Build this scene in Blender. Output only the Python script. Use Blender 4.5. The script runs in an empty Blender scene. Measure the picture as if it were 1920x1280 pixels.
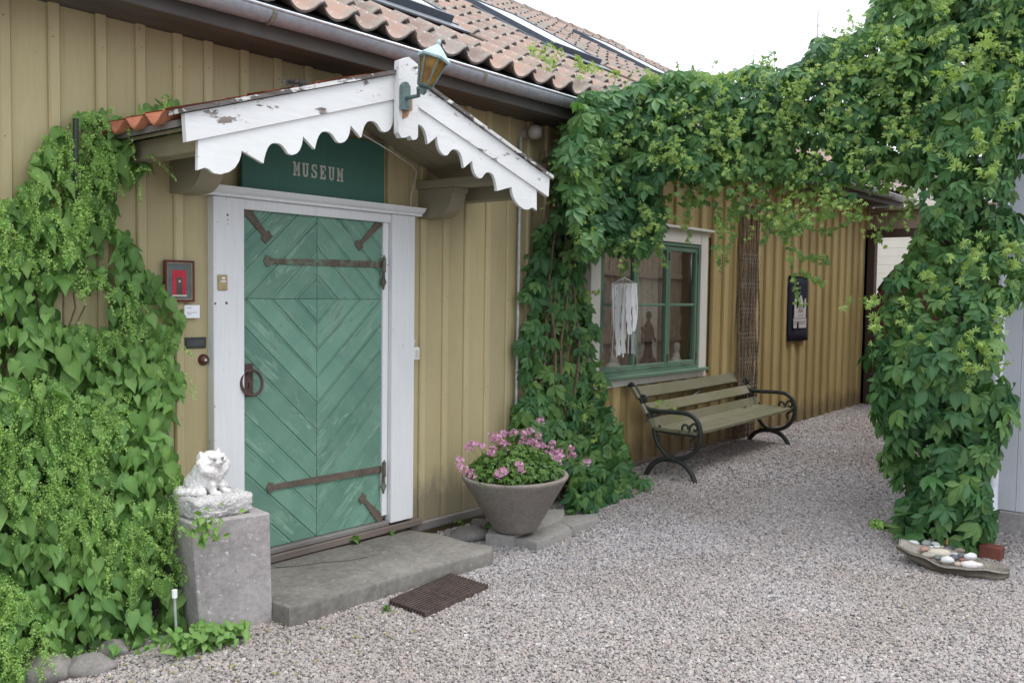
import bpy, math, random
import numpy as np
from mathutils import Matrix, Vector, noise
random.seed(7); rng = np.random.default_rng(7)
S = bpy.context.scene
COL = S.collection
# ------------------------------------------------------------------ camera, sky, light
F, CH = 1700.0, 1.6
def cam_axes(yaw, pit, rol):
    f = np.array([-math.sin(yaw)*math.cos(pit), math.cos(yaw)*math.cos(pit), -math.sin(pit)])
    r = np.cross(f, [0, 0, 1.]); r /= np.linalg.norm(r); d = np.cross(f, r)
    return np.array([r*math.cos(rol)+d*math.sin(rol), -r*math.sin(rol)+d*math.cos(rol), f])
RR = cam_axes(-0.87681735, 0.05011976, -0.01302726)
CP = np.array([0, 0, CH])
cd = bpy.data.cameras.new('camera'); cam = bpy.data.objects.new('camera', cd); COL.objects.link(cam)
cd.sensor_width = 36; cd.lens = 36*F/1920; cd.clip_end = 400; cd.clip_start = 0.05
mw = Matrix.Identity(4)
for i in range(3):
    mw[i][0] = RR[0][i]; mw[i][1] = -RR[1][i]; mw[i][2] = -RR[2][i]; mw[i][3] = CP[i]
cam.matrix_world = mw
S.camera = cam
W = bpy.data.worlds.new('World'); S.world = W; W.use_nodes = True
nt = W.node_tree; nt.nodes.clear()
wo = nt.nodes.new('ShaderNodeOutputWorld'); bg = nt.nodes.new('ShaderNodeBackground')
sky = nt.nodes.new('ShaderNodeTexSky'); sky.sky_type = 'NISHITA'; sky.sun_disc = False
SUN_EL, SUN_AZ = math.radians(66), math.radians(150)
sky.sun_elevation = SUN_EL; sky.sun_rotation = SUN_AZ; sky.dust_density = 4; sky.air_density = 1
mx = nt.nodes.new('ShaderNodeMix'); mx.data_type = 'RGBA'; mx.inputs[0].default_value = 0.86
mx.inputs[7].default_value = (9.6, 10.2, 11.0, 1)     # overcast veil of white cloud over the clear sky
tcw = nt.nodes.new('ShaderNodeTexCoord'); sxw = nt.nodes.new('ShaderNodeSeparateXYZ'); nt.links.new(tcw.outputs['Generated'], sxw.inputs[0])
mrw = nt.nodes.new('ShaderNodeMapRange'); mrw.inputs['From Min'].default_value = 0; mrw.inputs['From Max'].default_value = 1
mrw.inputs['To Min'].default_value = .62; mrw.inputs['To Max'].default_value = 1.32; nt.links.new(sxw.outputs['Z'], mrw.inputs['Value'])
vmw = nt.nodes.new('ShaderNodeVectorMath'); vmw.operation = 'SCALE'; vmw.inputs[0].default_value = (10.0, 10.5, 11.2); nt.links.new(mrw.outputs[0], vmw.inputs['Scale'])
nt.links.new(vmw.outputs[0], mx.inputs[7])
nt.links.new(sky.outputs[0], mx.inputs[6]); nt.links.new(mx.outputs[2], bg.inputs[0])
bg.inputs[1].default_value = 0.15
nt.links.new(bg.outputs[0], wo.inputs[0])
sd = bpy.data.lights.new('sun', 'SUN'); sd.energy = 1.1; sd.angle = math.radians(25); sd.color = (1, .96, .9)
sun = bpy.data.objects.new('sun', sd); COL.objects.link(sun)
to_sun = Vector((math.sin(SUN_AZ)*math.cos(SUN_EL), math.cos(SUN_AZ)*math.cos(SUN_EL), math.sin(SUN_EL)))
sun.rotation_euler = to_sun.to_track_quat('Z', 'Y').to_euler()
S.view_settings.view_transform = 'Standard'; S.view_settings.look = 'None'
S.view_settings.exposure = 0.5; S.view_settings.gamma = 1
S.view_settings.use_curve_mapping = False
try:
    S.cycles.max_bounces = 8; S.cycles.diffuse_bounces = 4; S.cycles.transparent_max_bounces = 8
except Exception: pass
# ------------------------------------------------------------------ helpers
def ray(x, y): return RR.T @ np.array([(x-960)/F, (y-640)/F, 1.])
def onY(x, y, Y): d = ray(x, y); return CP+d*(Y/d[1])
def onX(x, y, X): d = ray(x, y); return CP+d*(X/d[0])
def onZ(x, y, Z=0): d = ray(x, y); return CP+d*((Z-CH)/d[2])
def smooth(t): t = max(0, min(1, t)); return t*t*(3-2*t)
def gz(x, y): return 0.13*smooth((x-4.6)/3)*smooth((y-1.2)/2.8)+0.05*smooth((x-9)/4)

def nodes(name):
    m = bpy.data.materials.new(name); m.use_nodes = True
    n = m.node_tree; p = n.nodes['Principled BSDF']; return m, n, p
def ramp(n, fac, stops):
    r = n.nodes.new('ShaderNodeValToRGB'); e = r.color_ramp.elements
    while len(e) < len(stops): e.new(0.5)
    for i, (a, c) in enumerate(stops):
        e[i].position = a; e[i].color = (*c, 1) if len(c) == 3 else c
    n.links.new(fac, r.inputs[0]); return r.outputs[0]
def coords(n, scale=(1, 1, 1), rot=(0, 0, 0)):
    t = n.nodes.new('ShaderNodeTexCoord'); mp = n.nodes.new('ShaderNodeMapping')
    mp.inputs['Scale'].default_value = scale; src = t.outputs['Object']
    if any(rot):
        m0 = n.nodes.new('ShaderNodeMapping'); m0.inputs['Rotation'].default_value = rot; n.links.new(src, m0.inputs[0]); src = m0.outputs[0]
    n.links.new(src, mp.inputs[0]); return mp.outputs[0]
def noisen(n, vec, scale, detail=5, rough=.55, dist=0):
    t = n.nodes.new('ShaderNodeTexNoise'); t.inputs['Scale'].default_value = scale
    t.inputs['Detail'].default_value = detail; t.inputs['Roughness'].default_value = rough
    t.inputs['Distortion'].default_value = dist
    n.links.new(vec, t.inputs['Vector']); return t.outputs[0]
def mixc(n, fac, a, b, mode='MIX'):
    m = n.nodes.new('ShaderNodeMix'); m.data_type = 'RGBA'; m.blend_type = mode
    for k, v in ((0, fac), (6, a), (7, b)):
        if isinstance(v, (int, float)): m.inputs[k].default_value = v
        elif isinstance(v, tuple): m.inputs[k].default_value = (*v, 1)
        else: n.links.new(v, m.inputs[k])
    return m.outputs[2]
def bump(n, p, h, strength=.3, dist=.01):
    b = n.nodes.new('ShaderNodeBump'); b.inputs['Strength'].default_value = strength
    b.inputs['Distance'].default_value = dist
    n.links.new(h, b.inputs['Height']); n.links.new(b.outputs[0], p.inputs['Normal'])
def objrand(n):
    return n.nodes.new('ShaderNodeObjectInfo').outputs['Random']
def mathn(n, op, a, b=0.0):
    m = n.nodes.new('ShaderNodeMath'); m.operation = op
    for i, v in enumerate((a, b)):
        if isinstance(v, (int, float)): m.inputs[i].default_value = v
        else: n.links.new(v, m.inputs[i])
    return m.outputs[0]
def sc(c, k): return tuple(v*k for v in c)

def paint_wood(name, base, dark, rough=.6, grain=(18, 18, 1.2), wear=None, wear_amt=.62, var=.12, rot=(0, 0, 0), bs=.25, patch=1.6, splash=None):
    """painted boards: faded patches, grain relief and, if wear is given, paint worn through to bare wood"""
    m, n, p = nodes(name)
    v = coords(n, grain, rot); v2 = coords(n, (1, 1, .45), rot)
    g = noisen(n, v, 5, 6, .6); big = noisen(n, v2, patch, 4, .6)
    c = ramp(n, big, [(.3, dark), (.68, base)])
    c = mixc(n, mathn(n, 'MULTIPLY', g, .5), c, sc(base, .60))
    st_ = noisen(n, coords(n, tuple(q*(.45 if q > 5 else .35) for q in grain), rot), 3, 5, .65)
    c = mixc(n, ramp(n, st_, [(.60, (0, 0, 0)), (.72, (.45, .45, .45))]), c, sc(dark, .7))
    r = objrand(n)
    c = mixc(n, 1.0, c, ramp(n, r, [(0, (1-var,)*3), (1, (1+var*.3,)*3)]), 'MULTIPLY')
    spots = noisen(n, coords(n, (1, 1, 1)), 38, 2, .5)
    c = mixc(n, ramp(n, spots, [(.73, (0, 0, 0)), (.76, (.6, .6, .6))]), c, sc(dark, .45))
    if splash:
        g_ = n.nodes.new('ShaderNodeNewGeometry'); sx_ = n.nodes.new('ShaderNodeSeparateXYZ'); n.links.new(g_.outputs['Position'], sx_.inputs[0])
        hn = mathn(n, 'ADD', sx_.outputs['Z'], mathn(n, 'MULTIPLY', noisen(n, coords(n, (3, 3, 1)), 4, 6, .7), -.55))
        c = mixc(n, ramp(n, hn, [(.0, (.75, .75, .75)), (.16, (0, 0, 0))]), c, splash)
    if wear:
        wv = noisen(n, coords(n, (2.5*grain[0]/18+1, 2.5*grain[1]/18+1, 2.5*grain[2]/18+1), rot), 4, 8, .72, .4)
        f = ramp(n, wv, [(wear_amt, (0, 0, 0)), (wear_amt+.02, (1, 1, 1))])
        wc = ramp(n, g, [(.3, sc(wear, .45)), (.7, wear)])
        c = mixc(n, f, c, wc)
        hh = mathn(n, 'SUBTRACT', mathn(n, 'MULTIPLY', g, .6), mathn(n, 'MULTIPLY', f, .8))
    else: hh = g
    n.links.new(c, p.inputs['Base Color']); p.inputs['Roughness'].default_value = rough
    p.inputs['Specular IOR Level'].default_value = .3
    bump(n, p, hh, bs, .004)
    return m
def rocky(name, stops, scale=4, rough=.85, bs=.4, speck=None, spscale=60, spt=.66, bd=.006):
    m, n, p = nodes(name)
    v = coords(n)
    a = noisen(n, v, scale, 8, .65); c = ramp(n, a, stops)
    b = noisen(n, v, scale*12, 4, .6)
    c = mixc(n, .25, c, ramp(n, b, [(.35, sc(stops[0][1], .6)), (.65, sc(stops[-1][1], 1.15))]))
    if speck:
        s = noisen(n, v, spscale, 2, .5); c = mixc(n, ramp(n, s, [(spt, (0, 0, 0)), (spt+.03, (1, 1, 1))]), c, speck)
    n.links.new(c, p.inputs['Base Color']); p.inputs['Roughness'].default_value = rough
    p.inputs['Specular IOR Level'].default_value = .25
    bump(n, p, mathn(n, 'ADD', b, mathn(n, 'MULTIPLY', a, .6)), bs, bd)
    return m
def plain(name, col, rough=.6, metal=0, var=.25, scale=20, bs=.1):
    m, n, p = nodes(name)
    a = noisen(n, coords(n), scale, 5, .6)
    c = ramp(n, a, [(.3, sc(col, 1-var)), (.7, sc(col, 1+var*.4))])
    n.links.new(c, p.inputs['Base Color']); p.inputs['Roughness'].default_value = rough
    p.inputs['Metallic'].default_value = metal; p.inputs['Specular IOR Level'].default_value = .35
    bump(n, p, a, bs, .002)
    return m
def leafmat(name, lo, hi, young, rough=.45, trans=.35):
    m, n, p = nodes(name)
    at = n.nodes.new('ShaderNodeAttribute'); at.attribute_name = 'tint'
    sp = n.nodes.new('ShaderNodeSeparateColor'); n.links.new(at.outputs['Color'], sp.inputs[0])
    c = ramp(n, sp.outputs[0], [(0, lo), (.6, hi), (1, tuple(a*.78+b*.22 for a, b in zip(hi, young)))])
    c = mixc(n, sp.outputs[1], c, young)
    # paler vein: blue channel carries closeness to the midrib
    c = mixc(n, mathn(n, 'MULTIPLY', sp.outputs[2], .28), c, tuple(min(1, v*1.7+.02) for v in hi))
    g_ = n.nodes.new('ShaderNodeNewGeometry'); bl = noisen(n, g_.outputs['Position'], 55, 3, .6); bm_ = noisen(n, g_.outputs['Position'], 9, 3, .6)
    c = mixc(n, ramp(n, bm_, [(.35, (.25, .25, .25)), (.6, (0, 0, 0))]), c, sc(lo, .8))
    c = mixc(n, ramp(n, bl, [(.70, (0, 0, 0)), (.74, (.5, .5, .5))]), c, (.20, .16, .06))
    n.links.new(c, p.inputs['Base Color']); p.inputs['Roughness'].default_value = rough
    p.inputs['Specular IOR Level'].default_value = .32
    bump(n, p, noisen(n, g_.outputs['Position'], 90, 3, .6), .25, .003)
    tr = n.nodes.new('ShaderNodeBsdfTranslucent')
    n.links.new(mixc(n, 1.0, c, (1.25, 1.35, .55), 'MULTIPLY'), tr.inputs[0])
    ms = n.nodes.new('ShaderNodeMixShader'); ms.inputs[0].default_value = trans
    out = n.nodes['Material Output']
    n.links.new(p.outputs[0], ms.inputs[1]); n.links.new(tr.outputs[0], ms.inputs[2]); n.links.new(ms.outputs[0], out.inputs[0])
    return m

class MB:
    def __init__(s): s.v = []; s.f = []; s.t = []
    def add(s, vs, fs, tint=None):
        o = len(s.v); s.v += [tuple(map(float, v)) for v in vs]; s.f += [tuple(i+o for i in f) for f in fs]
        s.t += [tint or (.5, 0, 0)]*len(vs); return s
    def box(s, a, b, M=None, bev=0, jit=0):
        x0, y0, z0 = a; x1, y1, z1 = b
        if bev:
            vs = []
            for (cx, cy, cz) in [(i, j, k) for i in (0, 1) for j in (0, 1) for k in (0, 1)]:
                X = (x0, x1)[cx]; Y = (y0, y1)[cy]; Z = (z0, z1)[cz]
                dx = bev if not cx else -bev; dy = bev if not cy else -bev; dz = bev if not cz else -bev
                vs += [(X, Y+dy, Z+dz), (X+dx, Y, Z+dz), (X+dx, Y+dy, Z)]
            def I(i, j, k, t): return ((i*2+j)*2+k)*3+t
            fs = []
            fs.append([I(0, 0, 0, 0), I(0, 0, 1, 0), I(0, 1, 1, 0), I(0, 1, 0, 0)]); fs.append([I(1, 0, 0, 0), I(1, 1, 0, 0), I(1, 1, 1, 0), I(1, 0, 1, 0)])
            fs.append([I(0, 0, 0, 1), I(1, 0, 0, 1), I(1, 0, 1, 1), I(0, 0, 1, 1)]); fs.append([I(0, 1, 0, 1), I(0, 1, 1, 1), I(1, 1, 1, 1), I(1, 1, 0, 1)])
            fs.append([I(0, 0, 0, 2), I(0, 1, 0, 2), I(1, 1, 0, 2), I(1, 0, 0, 2)]); fs.append([I(0, 0, 1, 2), I(1, 0, 1, 2), I(1, 1, 1, 2), I(0, 1, 1, 2)])
            for k in (0, 1):
                for j in (0, 1): fs.append([I(0, j, k, 1), I(1, j, k, 1), I(1, j, k, 2), I(0, j, k, 2)])
                for i in (0, 1): fs.append([I(i, 0, k, 0), I(i, 1, k, 0), I(i, 1, k, 2), I(i, 0, k, 2)])
            for i in (0, 1):
                for j in (0, 1): fs.append([I(i, j, 0, 0), I(i, j, 1, 0), I(i, j, 1, 1), I(i, j, 0, 1)])
            for i in (0, 1):
                for j in (0, 1):
                    for k in (0, 1): fs.append([I(i, j, k, 0), I(i, j, k, 1), I(i, j, k, 2)])
        else:
            vs = [(x0, y0, z0), (x1, y0, z0), (x1, y1, z0), (x0, y1, z0), (x0, y0, z1), (x1, y0, z1), (x1, y1, z1), (x0, y1, z1)]
            fs = [(3, 2, 1, 0), (4, 5, 6, 7), (0, 1, 5, 4), (1, 2, 6, 5), (2, 3, 7, 6), (3, 0, 4, 7)]
        if jit: vs = [tuple(c+random.uniform(-jit, jit) for c in v) for v in vs]
        if M: vs = [M @ Vector(v) for v in vs]
        return s.add(vs, fs)
    def prism(s, poly, o, u, v, w):
        """poly (a,b) -> o+a*u+b*v, extruded by vector w"""
        o, u, v, w = map(Vector, (o, u, v, w)); n = len(poly)
        A = [o+u*a+v*b for a, b in poly]
        s.add(A+[p+w for p in A], [tuple(range(n))[::-1], tuple(range(n, 2*n))]+[(i, (i+1) % n, (i+1) % n+n, i+n) for i in range(n)])
        return s
    def tube(s, pts, r, seg=6, caps=True, tint=None):
        pts = [Vector(p) for p in pts]; n = len(pts)
        rs = r if isinstance(r, (list, tuple)) else [r]*n
        vs = []; up = Vector((.13, .31, .94)).normalized()
        prev = None
        for i, p in enumerate(pts):
            d = (pts[min(i+1, n-1)]-pts[max(i-1, 0)])
            d = d.normalized() if d.length > 1e-9 else Vector((0, 0, 1))
            a = prev - d*prev.dot(d) if prev else d.cross(up)
            if a.length < 1e-4: a = d.cross(Vector((1, 0, 0)))
            a.normalize(); prev = a; b = d.cross(a)
            for k in range(seg):
                t = 2*math.pi*k/seg; vs.append(p+(a*math.cos(t)+b*math.sin(t))*rs[i])
        fs = [(i*seg+k, i*seg+(k+1) % seg, (i+1)*seg+(k+1) % seg, (i+1)*seg+k) for i in range(n-1) for k in range(seg)]
        if caps: fs += [tuple(range(seg))[::-1], tuple((n-1)*seg+k for k in range(seg))]
        return s.add(vs, fs, tint)
    def lathe(s, prof, c, seg=24, M=None):
        vs = []; n = len(prof)
        for r, z in prof:
            for k in range(seg):
                t = 2*math.pi*k/seg; vs.append(Vector((r*math.cos(t), r*math.sin(t), z)))
        vs = [(M @ v if M else v)+Vector(c) for v in vs]
        fs = [(i*seg+k, i*seg+(k+1) % seg, (i+1)*seg+(k+1) % seg, (i+1)*seg+k) for i in range(n-1) for k in range(seg)]
        fs += [tuple(range(seg))[::-1], tuple((n-1)*seg+k for k in range(seg))]
        return s.add(vs, fs)
    def rock(s, c, size, seed=0, sub=2, rough=.25, rz=0, tint=None, flat=0):
        import bmesh
        bm = bmesh.new(); bmesh.ops.create_icosphere(bm, subdivisions=sub, radius=1)
        vs = []
        for v in bm.verts:
            q = v.co.copy(); d = noise.noise(q*1.3+Vector((seed*3.1, seed*1.7, 0)))*rough*1.6+noise.noise(q*3+Vector((seed, 0, seed)))*rough*.5
            q = q*(1+d)
            if flat: q.z = max(-flat, min(flat, q.z))
            q = Vector((q.x*size[0], q.y*size[1], q.z*size[2])); q.rotate(Matrix.Rotation(rz, 3, 'Z')); vs.append(q+Vector(c))
        fs = [tuple(w.index for w in f.verts) for f in bm.faces]; bm.free()
        return s.add(vs, fs, tint)
    def mesh(s, name, mat, off=(0, 0, 0), smoothf=False):
        me = bpy.data.meshes.new(name); o = Vector(off)
        me.from_pydata([tuple(Vector(v)-o) for v in s.v], [], s.f)
        a = me.color_attributes.new('tint', 'FLOAT_COLOR', 'POINT')
        a.data.foreach_set('color', np.array([(*t, 1) for t in s.t], dtype=np.float32).ravel())
        if mat: me.materials.append(mat)
        if smoothf: me.polygons.foreach_set('use_smooth', [True]*len(me.polygons))
        me.update(); return me
    def build(s, name, mat, parent=None, smoothf=False):
        off = WLOC.get(parent.name, (0, 0, 0)) if parent else (0, 0, 0)
        o = bpy.data.objects.new(name, s.mesh(name, mat, off, smoothf)); COL.objects.link(o)
        if parent: o.parent = parent; WLOC[o.name] = off
        return o
    def at(s, name, mat, loc, smoothf=False):
        """top-level mesh whose origin is loc; vertices are given in world space"""
        o = bpy.data.objects.new(name, s.mesh(name, mat, loc, smoothf)); COL.objects.link(o); o.location = loc
        WLOC[o.name] = tuple(loc); return o
WLOC = {}
def tag(o, label=None, cat=None, group=None, kind=None):
    for k, v in (('label', label), ('category', cat), ('group', group), ('kind', kind)):
        if v: o[k] = v
    return o
def thing(name, loc, label, cat, group=None):
    o = bpy.data.objects.new(name, None); COL.objects.link(o); o.location = loc; WLOC[o.name] = tuple(loc)
    o.empty_display_size = .05
    return tag(o, label, cat, group)
def inst(name, me, M, parent=None):
    o = bpy.data.objects.new(name, me); COL.objects.link(o)
    if parent:
        o.parent = parent; o.matrix_local = Matrix.Translation(-Vector(WLOC[parent.name])) @ M; WLOC[o.name] = WLOC[parent.name]
    else: o.matrix_world = M
    return o
def shade_auto(o, ang=35):
    me = o.data
    me.polygons.foreach_set('use_smooth', [True]*len(me.polygons))
    try: me.set_sharp_from_angle(angle=math.radians(ang))
    except Exception: pass
    return o
def remesh_obj(mb, name, mat, voxel, parent=None, smooth_it=4, disp=0, dscale=30):
    o = mb.build(name, mat, parent)
    r = o.modifiers.new('r', 'REMESH'); r.mode = 'VOXEL'; r.voxel_size = voxel
    k = o.modifiers.new('s', 'SMOOTH'); k.iterations = smooth_it; k.factor = .5
    dg = bpy.context.evaluated_depsgraph_get(); me = bpy.data.meshes.new_from_object(o.evaluated_get(dg), depsgraph=dg)
    o.modifiers.clear(); o.data = me
    if disp:
        for v in me.vertices:
            q = Vector(v.co); v.co = q+Vector(v.normal)*disp*(noise.noise(q*dscale)+.6*noise.noise(q*dscale*2.3))
    me.polygons.foreach_set('use_smooth', [True]*len(me.polygons))
    if mat and not me.materials: me.materials.append(mat)
    return o

# ------------------------------------------------------------------ materials
NEAR = paint_wood('near_wall_paint', (.51, .435, .255), (.42, .355, .19), var=.1, splash=(.17, .15, .11), bs=.45)
FAR = paint_wood('far_wall_paint', (.47, .36, .165), (.36, .265, .115), var=.18, grain=(14, 14, .8), splash=(.16, .12, .07), bs=.45)
BATN = paint_wood('near_batten_paint', (.53, .455, .27), (.45, .38, .21), var=.08, splash=(.17, .15, .11), bs=.45)
BATF = paint_wood('far_batten_paint', (.50, .39, .185), (.39, .295, .13), var=.16, splash=(.16, .12, .07), bs=.45)
WHITE = paint_wood('white_paint', (.80, .81, .82), (.72, .73, .74), wear=(.30, .25, .21), wear_amt=.735, var=.03, bs=.12)
TRIMW = paint_wood('window_white_paint', (.74, .72, .66), (.66, .63, .56), wear=(.30, .25, .21), wear_amt=.76, var=.03, bs=.12)
PEEL = paint_wood('peeling_white_paint', (.78, .785, .79), (.66, .66, .655), wear=(.24, .21, .19), wear_amt=.605, grain=(1.4, 14, 14), var=.02, bs=.5)
PEELH = paint_wood('badly_peeled_paint', (.70, .70, .69), (.55, .54, .52), wear=(.15, .13, .12), wear_amt=.47, grain=(1.4, 14, 14), var=.02, bs=.6)
SCAL = paint_wood('scalloped_paint', (.79, .80, .80), (.70, .70, .69), wear=(.30, .27, .24), wear_amt=.76, grain=(2, 14, 14), var=.02, bs=.15)
def green_mat(name, ang):
    return paint_wood(name, (.20, .36, .27), (.125, .27, .205), rough=.5, grain=(1.0, 20, 20), rot=(0, ang, 0), var=.22, wear=(.235, .40, .305), wear_amt=.545, bs=.3, patch=5.5)
GR1 = green_mat('green_paint_rising', math.radians(43)); GR2 = green_mat('green_paint_falling', math.radians(-43))
SASH = paint_wood('green_window_paint', (.15, .245, .17), (.105, .185, .13), wear=(.30, .33, .27), wear_amt=.68, var=.08)
SIGNM = paint_wood('green_sign_paint', (.065, .17, .13), (.05, .14, .11), var=0, bs=.1)
IRON = rocky('rusty_iron', [(.3, (.06, .05, .042)), (.5, (.12, .095, .075)), (.7, (.17, .14, .11))], 12, .7, .5)
IRONG = rocky('iron_with_green_paint', [(.38, (.09, .075, .06)), (.5, (.15, .12, .09)), (.60, (.15, .27, .19)), (.7, (.12, .10, .08))], 16, .7, .5)
BLACKI = rocky('black_cast_iron', [(.3, (.018, .022, .02)), (.7, (.05, .055, .05))], 14, .45, .3)
GREYW = paint_wood('weathered_grey_wood', (.25, .235, .22), (.13, .12, .11), rough=.85, grain=(1.2, 22, 22), var=.15, bs=.8)
SILLW = paint_wood('old_brown_sill_wood', (.20, .16, .135), (.12, .10, .09), rough=.85, grain=(1.2, 22, 22), var=.1, bs=.7)
BENCHW = paint_wood('mossy_bench_wood', (.215, .195, .14), (.15, .155, .075), rough=.85, grain=(1.0, 24, 24), var=.15, bs=.7, patch=3)
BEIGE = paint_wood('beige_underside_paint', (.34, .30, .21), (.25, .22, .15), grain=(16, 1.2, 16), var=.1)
SOFF = paint_wood('dark_soffit_boards', (.13, .125, .115), (.08, .075, .07), grain=(1.2, 14, 14), var=.15)
ZINC = rocky('zinc_gutter', [(.3, (.27, .285, .32)), (.7, (.36, .375, .41))], 2.5, .5, .15)
ZINC.node_tree.nodes['Principled BSDF'].inputs['Metallic'].default_value = .2
ZINCL = plain('bright_zinc_lip', (.55, .57, .6), .35, .6)
CONC = rocky('pillar_concrete', [(.3, (.23, .21, .205)), (.5, (.33, .305, .30)), (.7, (.40, .375, .37))], 3.2, .9, .45, speck=(.50, .485, .475), spscale=55, spt=.66)
STEPM = rocky('step_concrete', [(.28, (.105, .10, .088)), (.5, (.165, .155, .138)), (.72, (.25, .235, .215))], 2.2, .9, .4, speck=(.42, .41, .39), spscale=70, spt=.70)
POTM = rocky('planter_concrete', [(.25, (.17, .15, .13)), (.5, (.215, .19, .165)), (.75, (.27, .245, .225))], 3, .85, .25, speck=(.42, .40, .38), spscale=90, spt=.73)
SLABM = rocky('slab_stone', [(.3, (.20, .195, .18)), (.7, (.33, .315, .295))], 5, .9, .5)
BOULD = rocky('boulder_stone', [(.3, (.14, .13, .12)), (.7, (.26, .245, .23))], 6, .85, .4)
CATM = rocky('white_cast_stone', [(.32, (.38, .35, .34)), (.46, (.66, .64, .62)), (.7, (.80, .79, .78))], 7, .8, .4)
CATB = rocky('rough_white_cast_stone', [(.32, (.42, .39, .38)), (.5, (.70, .68, .66)), (.7, (.80, .79, .78))], 9, .85, 1.0, bd=.02)
TILEB = None
def tile_mat():
    m, n, p = nodes('roof_clay')
    at = n.nodes.new('ShaderNodeAttribute'); at.attribute_name = 'tint'
    sp = n.nodes.new('ShaderNodeSeparateColor'); n.links.new(at.outputs['Color'], sp.inputs[0])
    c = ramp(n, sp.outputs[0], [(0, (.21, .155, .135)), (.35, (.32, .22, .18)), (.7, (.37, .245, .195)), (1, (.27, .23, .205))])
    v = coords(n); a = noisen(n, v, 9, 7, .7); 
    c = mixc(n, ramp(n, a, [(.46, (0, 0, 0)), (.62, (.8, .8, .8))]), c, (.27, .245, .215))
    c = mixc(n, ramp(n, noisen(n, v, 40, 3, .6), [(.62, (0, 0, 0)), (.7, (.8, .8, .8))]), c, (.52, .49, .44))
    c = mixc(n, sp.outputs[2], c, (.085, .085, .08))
    n.links.new(c, p.inputs['Base Color']); p.inputs['Roughness'].default_value = .85; p.inputs['Specular IOR Level'].default_value = .2
    bump(n, p, noisen(n, v, 60, 4, .6), .3, .004); return m
TILEM = tile_mat()
LEAFH = leafmat('heart_leaf', (.075, .18, .045), (.15, .29, .075), (.29, .42, .11), trans=.35)
LEAFC = leafmat('creeper_leaf', (.032, .10, .041), (.078, .19, .060), (.34, .45, .11), rough=.42, trans=.3)
FLOWG = leafmat('green_flower_spray', (.18, .34, .075), (.30, .48, .13), (.43, .60, .22), trans=.3)
PELG = leafmat('planter_leaf', (.04, .095, .025), (.08, .17, .04), (.20, .31, .07), trans=.3)
PETAL = leafmat('pink_petal', (.50, .22, .42), (.68, .36, .60), (.80, .55, .74), trans=.3)
STEMB = plain('woody_stem', (.16, .115, .08), .9, 0, .4, 30, .5)
STEMG = plain('green_stem', (.17, .24, .07), .7)

# ------------------------------------------------------------------ ground and gravel
gnd = MB()
xs = [-60, -20, -8, -4]+[i*.5 for i in range(-4, 29)]+[16, 20, 30, 60, 120]; ys = [-60, -20, -8, -4]+[i*.5 for i in range(-4, 12)]+[8, 12, 20, 60, 120]
gnd.add([(x, y, gz(x, y)-.004) for y in ys for x in xs], [(j*len(xs)+i, j*len(xs)+i+1, (j+1)*len(xs)+i+1, (j+1)*len(xs)+i) for j in range(len(ys)-1) for i in range(len(xs)-1)])
GND = rocky('packed_gravel_bed', [(.3, (.10, .09, .085)), (.5, (.20, .18, .175)), (.7, (.32, .30, .29))], 30, .95, .8, speck=(.4, .38, .37), spscale=140, spt=.55)
tag(gnd.build('ground', GND), kind='structure')
def gravel_mat():
    m, n, p = nodes('gravel_stone')
    at = n.nodes.new('ShaderNodeAttribute'); at.attribute_type = 'INSTANCER'; at.attribute_name = 'stone_rand'
    c = ramp(n, at.outputs['Fac'], [(0, (.20, .19, .195)), (.15, (.30, .285, .29)), (.35, (.41, .37, .365)), (.5, (.42, .41, .41)), (.62, (.33, .315, .315)), (.75, (.47, .40, .385)), (.86, (.39, .36, .33)), (.96, (.48, .46, .455)), (1, (.60, .58, .575))])
    v = coords(n); a = noisen(n, v, 2.2, 3, .6)
    c = mixc(n, 1.0, c, ramp(n, a, [(.3, (.75, .75, .75)), (.7, (1.08, 1.08, 1.08))]), 'MULTIPLY')
    g_ = n.nodes.new('ShaderNodeNewGeometry'); w1 = noisen(n, g_.outputs['Position'], .9, 5, .6); w2 = noisen(n, g_.outputs['Position'], .45, 3, .5)
    c = mixc(n, 1.0, c, ramp(n, w1, [(.32, (.86, .85, .84)), (.6, (1.03, 1.03, 1.03))]), 'MULTIPLY')
    c = mixc(n, 1.0, c, ramp(n, w2, [(.4, (.96, .93, .89)), (.6, (.94, .94, .95))]), 'MULTIPLY')
    n.links.new(c, p.inputs['Base Color']); p.inputs['Roughness'].default_value = .8; p.inputs['Specular IOR Level'].default_value = .25
    return m
GRAV = gravel_mat()
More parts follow.
